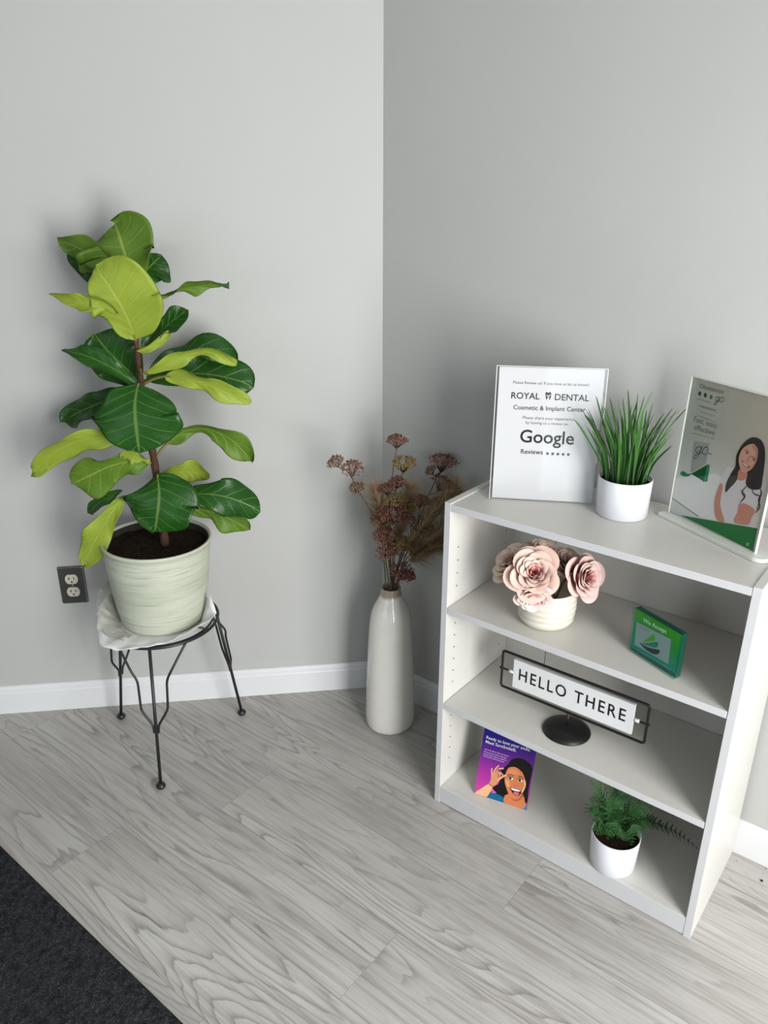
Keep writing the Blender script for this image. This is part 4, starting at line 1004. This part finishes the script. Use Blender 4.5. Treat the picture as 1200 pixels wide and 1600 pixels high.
gradient(pic, S2, 0.0015, 0.0006, PWD-0.0015, PHT-0.002, [(L3(200, 204, 200), L3(205, 203, 198)), (L3(205, 208, 203), L3(214, 208, 200)), (L3(176, 182, 170), L3(196, 186, 172)), (L3(176, 180, 168), L3(190, 178, 164))], 0.5)
def d7(x, y): return (1000+x/4.705, 560+y/4.705)
def d4(x, y): return (1060+x*0.116667, 580+y*0.116667)
def d8(x, y): return (1100+x*0.137552, 660+y*0.1375)
def P_(fn, pts): return [fn(*p) for p in pts]
ink_poly(pic, S2, P_(d7, [(268, 880), (420, 850), (560, 850), (600, 870), (575, 1195), (440, 1165), (238, 1028)]), L3(222, 223, 220), 1)
ink_poly(pic, S2, P_(d7, [(400, 605), (510, 625), (486, 775), (380, 840), (370, 830)]), L3(160, 166, 160), 2)
ink_poly(pic, S2, P_(d7, [(376, 848), (498, 780), (470, 905)]), L3(8, 84, 44), 3); ink_poly(pic, S2, P_(d7, [(498, 780), (516, 784), (497, 905), (462, 908)]), L3(40, 140, 84), 3)
ink_poly(pic, S2, P_(d7, [(296, 845), (320, 828), (352, 850), (378, 845), (360, 866), (320, 868)]), L3(40, 128, 90), 3, smooth=3)
ink_line(pic, S2, P_(d7, [(238, 1026), (330, 1092), (432, 1162)]), 0.0018, L3(24, 110, 76), 2)
ink_poly(pic, S2, P_(d7, [(296, 1152), (866, 1250), (832, 1416)]), L3(4, 112, 48), 3)
ink_poly(pic, S2, P_(d7, [(785, 1352), (804, 1356), (800, 1380), (781, 1376)]), L3(110, 180, 130), 4)
# the woman in the leaflet's photograph
SKIN, SKIN2, HAIR = L3(214, 160, 140), L3(196, 136, 116), L3(34, 24, 24)
ink_poly(pic, S2, P_(d8, [(250, 520), (330, 515), (380, 640), (430, 662), (480, 640), (560, 735), (640, 760), (605, 1005), (500, 935), (405, 930), (350, 1130), (235, 1125), (200, 1010), (185, 850), (208, 725), (178, 690), (215, 590)]), L3(214, 209, 210), 3, smooth=3)
ink_poly(pic, S2, P_(d8, [(180, 700), (215, 722), (192, 860), (186, 960), (232, 1122), (150, 1110), (118, 1000), (125, 860)]), SKIN2, 4, smooth=4)
ink_poly(pic, S2, P_(d8, [(402, 922), (500, 935), (582, 1003), (545, 1080), (500, 1165), (340, 1132), (380, 1020)]), SKIN2, 4, smooth=3)
ink_poly(pic, S2, P_(d8, [(365, 430), (380, 350), (440, 250), (510, 186), (580, 168), (650, 200), (690, 280), (697, 400), (685, 520), (668, 640), (645, 750), (560, 765), (498, 735), (475, 680), (490, 600), (430, 560), (400, 500)]), HAIR, 5, smooth=4)
ink_poly(pic, S2, P_(d8, [(366, 430), (358, 500), (300, 595), (252, 700), (246, 795), (300, 742), (360, 680), (402, 600), (425, 540), (400, 440)]), L3(56, 44, 48), 5, smooth=4)
ink_poly(pic, S2, P_(d8, [(408, 530), (492, 560), (484, 630), (432, 662), (384, 640)]), SKIN2, 6, smooth=3)
ink_poly(pic, S2, P_(d8, [(398, 410), (428, 322), (480, 268), (560, 243), (606, 290), (604, 400), (562, 500), (500, 560), (446, 566), (412, 510)]), SKIN, 7, smooth=4)
ink_poly(pic, S2, P_(d8, [(540, 250), (610, 285), (612, 400), (570, 500), (520, 550), (580, 440), (585, 330)]), SKIN2, 8, smooth=4)
for w_, pts in ((0.0032, [(620, 700), (655, 800), (625, 880), (635, 960), (590, 1028)]), (0.0030, [(490, 720), (435, 790), (460, 850), (410, 912)]), (0.0026, [(545, 740), (570, 810), (640, 850), (600, 1000)]), (0.0022, [(420, 770), (470, 830), (440, 890)])):
    ink_line(pic, S2, P_(d8, pts), w_, L3(58, 48, 52), 6, taper=True)
ink_poly(pic, S2, P_(d8, [(436, 425), (470, 470), (518, 492), (524, 508), (486, 512), (450, 478)]), L3(110, 48, 46), 9, smooth=4)
ink_poly(pic, S2, P_(d8, [(446, 448), (474, 476), (512, 496), (486, 502), (458, 478)]), L3(238, 226, 220), 10, smooth=4)
for (x, y), a in (((494, 346), -0.5), ((570, 424), -0.6)):
    ink_disc(pic, S2, d8(x, y), 0.0024, L3(40, 26, 24), 10, ry=0.0014, ang=-0.6); ink_line(pic, S2, P_(d8, [(x-26, y-34), (x+2, y-26), (x+26, y-4)]), 0.0010, L3(60, 40, 34), 10)
ink_line(pic, S2, P_(d8, [(530, 380), (500, 430), (520, 440)]), 0.0009, L3(140, 88, 76), 10)
# emblem and script
for (x, y), c in (((288, 300), L3(0, 82, 34)), ((362, 322), L3(10, 98, 48)), ((440, 347), L3(84, 130, 96))): ink_disc(pic, S2, d4(x, y), 0.0036, c, 3, ry=0.0042)
for fn, w_, (sx, sy, k) in ((d4, 0.0010, (0, 0, 1.0)), (d4, 0.0012, (-300, 640, 1.55))):
    g = [(548, 345), (512, 352), (498, 382), (512, 400), (538, 380), (556, 342), (540, 392), (508, 446), (480, 446), (500, 420), (560, 396)]; o_ = [(592, 345), (566, 368), (562, 405), (588, 415), (612, 380), (604, 350), (588, 352)]
    for pth in (g, o_):
        if k == 1.0: q_ = pth
        else: q_ = [(205+(x-480)*1.5, 1010+(y-345)*1.5) for x, y in pth]
        ink_line(pic, S2, P_(fn, q_), w_, L3(20, 40, 36) if k == 1.0 else L3(46, 50, 52), 4)
ink_line(pic, S2, P_(d4, [(402, 1100), (440, 1112)]), 0.0016, L3(46, 50, 52), 4)
GREY = L3(120, 124, 116)
for a, b, h_, sd in (((255, 372), (450, 438), 0.0016, 1), ((300, 552), (490, 608), 0.0016, 2), ((255, 600), (505, 688), 0.0016, 3), ((185, 830), (485, 915), 0.0014, 4), ((285, 478), (510, 545), 0.0036, 5)):
    ink_words(pic, S2, d4(*a), d4(*b), h_, L3(140, 144, 136), 3, sd)
pic.build('printed_picture', M['print'], st2)
THIN = plain('dark_grey_ink', (0.10, 0.105, 0.10), 0.5, 0.2)
LT('Obsessence', S2, d4(285, 222), d4(605, 308), st2, THIN, layer=4, bold=-0.010)
LT('Fast, easy', S2, d4(207, 672), d4(515, 768), st2, THIN, layer=4, bold=-0.012)
LT('effective', S2, d4(210, 782), d4(482, 862), st2, THIN, layer=4, bold=-0.012)

# ================================================================== flip sign HELLO THERE
HB = on_z(885, 1142, Z_SIGN); HB[2] = Z_SIGN+0.0004
def flip_plane():
    lo, hi = 0.0, 0.06
    def g(z):
        a, b = on_z(783.5, 1071, Z_SIGN+z), on_z(1005.5, 1161.5, Z_SIGN+z); d = unit(b-a); return (HB-a)[0]*d[1]-(HB-a)[1]*d[0], a, b
    s = g(lo)[0] < 0
    for _ in range(50):
        m = (lo+hi)/2
        if (g(m)[0] < 0) == s: lo = m
        else: hi = m
    return (lo+hi)/2, g((lo+hi)/2)
fz, (_, fa, fb) = flip_plane()
fx = unit(V(fb[0]-fa[0], fb[1]-fa[1], 0))
HF = Face(V(HB[0], HB[1], Z_SIGN), fx, V(0, 0, 1))
hs_ = thing('flip_sign', HB, 'white flip board reading HELLO THERE in a black wire frame on a round foot', 'sign')
hm = pixel(HB)[2]/F_PX; BR_ = 37.2*hm
MB().lathe(HB, [(0, 0), (BR_*0.985, 0), (BR_, 0.0015), (BR_*0.985, 0.0040), (BR_*0.8, 0.0100), (BR_*0.5, 0.0148), (BR_*0.2, 0.0172), (0, 0.0176)], 56).build('foot', M['black_satin'], hs_)
uvh = lambda u, v: HF.uv(u, v)
c_bl, c_br, c_tl, c_tr = uvh(783.5, 1071), uvh(1005.5, 1161.5), uvh(785.5, 1015.5), uvh(1016, 1102.7)
xl, xr = (c_bl[0]+c_tl[0])/2, (c_br[0]+c_tr[0])/2; zb, zt = (c_bl[1]+c_br[1])/2, (c_tl[1]+c_tr[1])/2
print('flip sign', xl, xr, zb, zt, fz)
rc = 0.006; loop = []
for cx_, cz_, a0 in ((xr-rc, zt-rc, 0), (xl+rc, zt-rc, PI/2), (xl+rc, zb+rc, PI), (xr-rc, zb+rc, 1.5*PI)):
    for k in range(6): a = a0+k/5*PI/2; loop.append(HF.at(cx_+rc*math.cos(a), cz_+rc*math.sin(a)))
mb = MB(); mb.tube(loop, 0.0030, 8, closed=True); mb.build('frame', M['black_satin'], hs_)
mb = MB(); mb.tube([HF.at(0, 0.012), HF.at(0, zb)], 0.0028, 10); mb.build('post', M['black_satin'], hs_)
bt = [uvh(*p) for p in ((802, 1070.7), (986.7, 1148), (994, 1101.3), (804, 1028))]
bx0, bx1 = (bt[0][0]+bt[3][0])/2, (bt[1][0]+bt[2][0])/2; bz0, bz1 = (bt[0][1]+bt[1][1])/2, (bt[2][1]+bt[3][1])/2; zm = (bz0+bz1)/2
slab('board', HF, bx0, bz0, bx1, bz1, -0.004, 0.004, M['white_plastic'], hs_, 0.0008)
for x0, x1 in ((bx0-0.012, bx0-0.0002), (bx1+0.0002, bx1+0.012)): MB().tube([HF.at(x0, zm), HF.at(x1, zm)], 0.0042, 12).build('spindle', M['white_plastic'], hs_)
for xa, xb_ in ((xl-0.003, bx0-0.0122), (xr+0.003, bx1+0.0122)): MB().tube([HF.at(xa, zm), HF.at(xb_, zm)], 0.0024, 8).ball(HF.at(xa, zm), 0.0035, 10).build('pivot', M['black_satin'], hs_)
mb_t = lettering('lettering', 'HELLO THERE', HF, (bx0+0.0155, zm-0.0112), (bx1-0.0165, zm-0.0112), hs_, M['black_satin'], local=True, depth=0.0042, spacing=1.25, bold=0.010, yscale=1.25)

# ================================================================== WE ACCEPT block
tl_ = solve_tilt((980, 1015.6), (1052, 1062.4), Z_ROSE, (987.2, 951))
S3, w3 = face_from((980, 1015.6), (1052, 1062.4), Z_ROSE, max(0, min(10, tl_)), 0.0006)
print('block', w3, tl_, S3.uv(987, 951), S3.uv(1065, 989.6))
BWD = w3; BHT = (S3.uv(987, 951)[1]+S3.uv(1065, 989.6)[1])/2; BDP = 0.020
bl_ = thing('acrylic_block', S3.at(BWD/2, 0, -BDP/2), 'thick clear acrylic block with a green payment notice on the upper shelf', 'block')
M['acrylic_teal'] = acrylic('teal_tinted_acrylic', (0.80, 0.96, 0.92)); M['teal_edge'] = plain('teal_acrylic_edge', (0.010, 0.10, 0.075), 0.15, 0.5)
slab('clear_body', S3, 0, 0, BWD, BHT, -BDP, 0.0, M['acrylic_teal'], bl_, 0.0008)
mb = MB(); mg = 0.011
slab('notice_sheet', S3, 0.002, mg, BWD-0.002, BHT-0.002, -0.0062, -0.0055, M['teal_edge'], bl_)
slab('tinted_rear', S3, 0.0015, 0.0015, BWD-0.0015, BHT-0.0015, -BDP+0.0012, -0.0068, M['teal_edge'], bl_)
S3b = Face(S3.O-S3.N*0.0054, S3.X, S3.Y)
pb = MB(); gradient(pb, S3b, 0.002, mg, BWD-0.002, BHT-0.002, [(L3(0, 134, 128), L3(0, 128, 120)), (L3(0, 140, 70), L3(10, 140, 40)), (L3(60, 160, 10), L3(52, 156, 12))], 0.5)
def d5(x, y): return (960+x*0.108333, 930+y*0.108333)
ink_poly(pb, S3b, P_(d5, [(320, 385), (820, 640), (775, 992), (290, 712)]), L3(160, 168, 172), 1.2)
ink_poly(pb, S3b, P_(d5, [(415, 670), (500, 610), (565, 560), (585, 600), (580, 652), (500, 666)]), L3(86, 166, 20), 2.2, smooth=3)
ink_poly(pb, S3b, P_(d5, [(400, 690), (500, 690), (600, 670), (632, 690), (625, 740), (590, 757), (500, 735)]), L3(0, 130, 110), 2.2, smooth=3)
ink_poly(pb, S3b, P_(d5, [(360, 680), (450, 735), (560, 772), (650, 790), (650, 830), (610, 855), (540, 840), (440, 772)]), L3(0, 44, 48), 2.2, smooth=3)
ink_words(pb, S3b, d5(355, 452), d5(512, 524), 0.0016, L3(96, 100, 100), 2.2, 9); ink_words(pb, S3b, d5(620, 870), d5(745, 946), 0.0010, L3(110, 116, 118), 2.2, 10)
ink_line(pb, S3b, P_(d5, [(240, 738), (530, 905), (820, 1078)]), 0.0010, L3(90, 210, 200), 2.2)
pb.build('printed_notice', M['print'], bl_)
LT('We Accept', S3b, d5(415, 380), d5(750, 556), bl_, WHITE_INK, layer=2.4, bold=0.014)

# ================================================================== purple leaflet on the bottom shelf
ct = solve_tilt((741, 1239.8), (823, 1266.5), Z_LOW, (757, 1139.5)); ct = max(-2, min(30, ct))
S4, w4 = face_from((741, 1239.8), (823, 1266.5), Z_LOW, ct, 0.0006)
print('leaflet', w4, ct, S4.uv(834.5, 1175), S4.uv(757, 1139.5))
CW, CH = w4, w4*1.42
lf_ = thing('leaflet_card', S4.at(CW/2, 0, 0), 'purple leaflet with a laughing woman leaning on the bottom shelf', 'leaflet')
slab('card', S4, 0, 0, CW, CH, -0.0006, 0.0, M['paper'], lf_)
pc = MB(); gradient(pc, S4, 0, 0, CW, CH, [(L3(208, 76, 156), L3(190, 60, 150)), (L3(184, 50, 156), L3(150, 40, 146)), (L3(120, 34, 150), L3(110, 38, 136)), (L3(26, 16, 128), L3(60, 26, 130)), (L3(0, 12, 112), L3(10, 16, 116))], 0.5)
def d6(x, y): return (730+x*0.1, 1130+y*0.1)
# the figure is trimmed by the card's edge
def cut(pts): return [(min(CW-0.0004, max(0.0004, p[0])), min(CH, max(0.0004, p[1]))) for p in pts]
def cpoly(pts, col, layer, smooth=3):
    q_ = [S4.uv(*d6(*p)) for p in pts]; q_ = crom(q_, smooth, True) if smooth else q_
    ink_poly(pc, S4, cut(q_), col, layer, local=True)
SK, SKL, SKD, HR = L3(214, 128, 82), L3(244, 190, 150), L3(160, 78, 44), L3(14, 8, 8)
cpoly([(540, 730), (640, 640), (690, 570), (790, 545), (900, 570), (1015, 680), (1000, 820), (960, 1010), (925, 1262), (760, 1250), (600, 1230), (440, 1180), (310, 1155), (395, 985), (480, 960), (520, 860)], HR, 1)
cpoly([(360, 1075), (480, 1110), (570, 1165), (592, 1262), (440, 1210), (310, 1160)], L3(14, 100, 140), 2)
cpoly([(945, 1262), (930, 1366), (862, 1346), (900, 1300)], L3(50, 130, 170), 2, 0)
cpoly([(630, 1110), (860, 1120), (905, 1240), (925, 1262), (870, 1340), (780, 1315), (590, 1262), (575, 1165)], SK, 3)
cpoly([(690, 1165), (790, 1185), (866, 1105), (872, 1150), (800, 1216), (720, 1208)], L3(178, 98, 60), 3.5)
cpoly([(606, 770), (655, 692), (760, 688), (852, 758), (894, 840), (918, 940), (900, 1020), (852, 1110), (790, 1178), (730, 1188), (660, 1130), (612, 1010), (584, 900)], SK, 4)
cpoly([(880, 870), (918, 940), (900, 1020), (862, 1090), (850, 1060), (890, 990)], SKL, 5); cpoly([(600, 880), (650, 900), (660, 990), (620, 980)], L3(236, 164, 116), 5)
cpoly([(640, 730), (740, 720), (830, 790), (760, 800), (660, 800)], L3(226, 144, 96), 5)
cpoly([(720, 958), (752, 972), (800, 972), (786, 982), (745, 981)], L3(176, 96, 60), 5.5)
for x, y, a in ((690, 862, 0.3), (838, 895, 0.3)):
    cpoly([(x-52, y-12), (x-10, y-26), (x+38, y+2), (x+4, y+20), (x-30, y+12)], L3(240, 232, 228), 6); cpoly([(x-34, y-16), (x-4, y-22), (x+6, y+2), (x-12, y+16), (x-34, y+6)], L3(30, 14, 10), 7)
    ink_line(pc, S4, [d6(x-60, y-14), d6(x-14, y-32), d6(x+44, y-2)], 0.0016, L3(24, 12, 10), 7)
ink_line(pc, S4, [d6(632, 815), d6(680, 800), d6(730, 822)], 0.0017, L3(90, 44, 26), 7); ink_line(pc, S4, [d6(800, 830), d6(850, 836), d6(888, 862)], 0.0017, L3(90, 44, 26), 7)
cpoly([(672, 1004), (760, 1022), (842, 1048), (836, 1104), (790, 1136), (735, 1116), (694, 1062)], L3(70, 16, 20), 6)
cpoly([(688, 1012), (760, 1028), (832, 1052), (812, 1066), (750, 1056), (700, 1036)], L3(246, 242, 240), 7); cpoly([(726, 1070), (790, 1078), (816, 1096), (786, 1130), (740, 1112)], L3(214, 110, 120), 7)
# raised hand and arm
cpoly([(112, 1092), (220, 1020), (340, 945), (402, 990), (350, 1090), (298, 1152), (180, 1130)], L3(240, 186, 140), 3, 2)
cpoly([(338, 962), (368, 880), (376, 800), (420, 762), (486, 752), (525, 800), (500, 890), (450, 962), (400, 992)], L3(222, 150, 108), 4)
for pts, w_ in (([(392, 812), (382, 760), (390, 700)], 0.0034), ([(412, 775), (450, 706), (498, 660)], 0.0034), ([(440, 765), (500, 712), (572, 706)], 0.0034), ([(470, 900), (540, 845), (612, 808)], 0.0042), ([(480, 770), (530, 780), (560, 815)], 0.0034)):
    ink_line(pc, S4, [d6(*p) for p in pts], w_, L3(236, 174, 132), 5)
ink_line(pc, S4, [d6(470, 770), d6(490, 810), d6(480, 850)], 0.0016, L3(120, 54, 36), 6); ink_line(pc, S4, [d6(430, 770), d6(480, 725), d6(540, 725)], 0.0012, L3(120, 54, 36), 6)
ink_line(pc, S4, [d6(340, 940), d6(372, 972), d6(418, 988)], 0.0011, L3(70, 44, 30), 6)
cpoly([(372, 1068), (398, 1020), (424, 1055), (460, 1085), (405, 1092)], L3(214, 90, 180), 6, 2)
for i, (a, b) in enumerate((((272, 408), (648, 526)), ((264, 446), (616, 556)), ((258, 482), (622, 594)), ((250, 514), (578, 614)))): ink_words(pc, S4, d6(*a), d6(*b), 0.0020, L3(216, 190, 226), 3, 40+i)
pc.build('printed_picture', M['print'], lf_)
LT('Ready to love your smile.', S4, d6(298, 238), d6(985, 444), lf_, WHITE_INK, layer=3, bold=0.006)
LT('Meet SureSmile\u00ae.', S4, d6(288, 306), d6(764, 450), lf_, WHITE_INK, layer=3, bold=0.006)

# ================================================================== wall outlet
OL, OZ = 0.8694, 0.4034
WF = Face(DV*OL+NV*0.0004+V(0, 0, OZ), -DV, V(0, 0, 1))
ot = thing('wall_outlet', WF.O, 'double electrical outlet with a dark steel plate on the left wall', 'outlet')
def steel():
    t = NT('brushed_dark_steel'); nz = t.noise(t.scale(t.pos(), (30, 30, 900)), 1.0, 2); t.base(t.mix(nz, (0.16, 0.155, 0.15), (0.22, 0.215, 0.21)), 0.38, 0.5, 0.85); return t.m
mb = MB(); lay = [(0.0350, 0.0570, 0.0), (0.0350, 0.0570, 0.0022), (0.0338, 0.0558, 0.0042), (0.0315, 0.0535, 0.0055), (0.0, 0.0, 0.0058)]
def rrect(a, b, r, h):
    pts = []
    for cx_, cz_, a0 in ((a-r, b-r, 0), (-a+r, b-r, PI/2), (-a+r, -b+r, PI), (a-r, -b+r, 1.5*PI)):
        for k in range(5): q_ = a0+k/4*PI/2; pts.append(WF.at(cx_+r*math.cos(q_), cz_+r*math.sin(q_), h))
    return pts
rings = [rrect(a, b, 0.004, h) for a, b, h in lay[:4]]; vs = [p for r in rings for p in r]; fs = []
for i in range(3):
    for k in range(20): fs.append((i*20+k, i*20+(k+1) % 20, (i+1)*20+(k+1) % 20, (i+1)*20+k))
fs.append(tuple(60+k for k in range(20))); fs.append(tuple(range(20))[::-1]); mb.add(vs, fs, smooth=False)
mb.build('cover_plate', steel(), ot)
CREAM = plain('ivory_plastic', s2l(222, 218, 200), 0.35)
for zc_ in (0.0195, -0.0195):
    mb = MB(); pts = []
    for k in range(40):
        a = 2*PI*k/40; x, y = 0.0172*math.cos(a), 0.0172*math.sin(a); pts.append((x, max(-0.0142, min(0.0142, y))))
    top = [WF.at(x, zc_+y, 0.0076) for x, y in pts]; bot = [WF.at(x, zc_+y, 0.0056) for x, y in pts]
    mb.add(top+bot, [tuple(range(40)), *[(k, 40+k, 40+(k+1) % 40, (k+1) % 40) for k in range(40)]], smooth=False)
    rc_ = mb.build('receptacle', CREAM, ot)
    mb = MB()
    for x, hh in ((-0.0063, 0.0040), (0.0063, 0.0034)): mb.obox(WF.O, WF.X, WF.Y, WF.N, (x-0.0011, zc_+0.0028-hh, 0.0070), (x+0.0011, zc_+0.0028+hh, 0.00775))
    mb.obox(WF.O, WF.X, WF.Y, WF.N, (-0.0098, zc_+0.0018, 0.0070), (-0.0063, zc_+0.0036, 0.00775))
    mb.add([WF.at(0.0026*math.cos(a), zc_-0.0080+0.0026*math.sin(a), 0.00775) for a in np.arange(14)*2*PI/14], [tuple(range(14))], smooth=False)
    mb.build('socket_slot', M['dark'], rc_)
mb = MB(); mb.ball(WF.at(0, 0, 0.0058), 0.0032, 14, squash=0.5, axis=WF.N); mb.build('screw', plain('bright_screw', (0.6, 0.6, 0.58), 0.3, 0.5, 1.0), ot)

# ================================================================== charcoal entrance mat
def rug_mat():
    t = NT('charcoal_ribbed_carpet'); p = t.pos(); n1 = t.noise(p, 330, 3, 0.7); n2 = t.noise(p, 70, 3); n3 = t.noise(p, 900, 2)
    c = t.ramp(n1, [(0.3, (0.014, 0.0155, 0.017)), (0.52, (0.045, 0.048, 0.051)), (0.75, (0.14, 0.147, 0.155))]); c = t.mix(t.math('MULTIPLY', t.smooth(n2, 0.45, 0.65), 0.45), c, (0.006, 0.0065, 0.007))
    t.base(c, 0.95, 0.05); t.bump(t.math('ADD', n1, t.math('MULTIPLY', n3, 0.4)), 1.0, 0.004); return t.m
RX = -1.0675; mb = MB(); G = []; nx, ny = 190, 560; y0, y1 = -2.0, 0.72
for i in range(ny+1):
    row = []
    for j in range(nx+1):
        x = RX-1.0*(j/nx)**1.25; y = y0+(y1-y0)*i/ny
        rib = 0.0012*math.sin(x*2*PI/0.021)*math.sin(y*2*PI/0.024+math.floor(x/0.021)*1.3); nz = 0.0016*mnoise.noise(Vector((x*120, y*120, 1)))+0.0010*mnoise.noise(Vector((x*260, y*260, 4)))
        e = min(1.0, max(0.0, min((RX-x)/0.006, (y-y0)/0.006, (y1-y)/0.006, (x-RX+1.0)/0.006))); row.append((x, y, 0.0006+(0.0062+rib+nz)*math.sqrt(e)))
    G.append(row)
mb.grid(G, flip=True); tag(mb.build('entrance_mat', rug_mat()), 'charcoal ribbed carpet mat lying on the grey planks at the lower left', 'mat')

# crumbs of dark dirt on the floor by the right baseboard
for (u, v, r, lb) in ((1190, 1377, 0.0034, 'largest dark crumb on the floor beside the bookcase by the right baseboard'), (1151, 1345, 0.0010, 'tiny dark speck on the floor closest to the bookcase back corner'),
                      (1196, 1358, 0.0010, 'tiny dark speck on the floor touching the right baseboard'), (1192, 1365, 0.0009, 'tiny dark speck on the floor just behind the largest crumb'), (1191, 1386, 0.0008, 'tiny dark speck on the floor just in front of the largest crumb')):
    c = on_z(u, v, 0.0); c[2] = r*0.5+0.0002; mb = MB(); b0 = 0; mb.ball(c, r, 10, squash=0.55)
    mb.v = [tuple(np.asarray(p)+(0.35*r*mnoise.noise(Vector(p)*(0.9/r)))*V(1, 1, 0)) for p in mb.v]
    tag(mb.build('dirt_crumb', M['dark']), lb, 'crumb', 'crumbs on the floor')
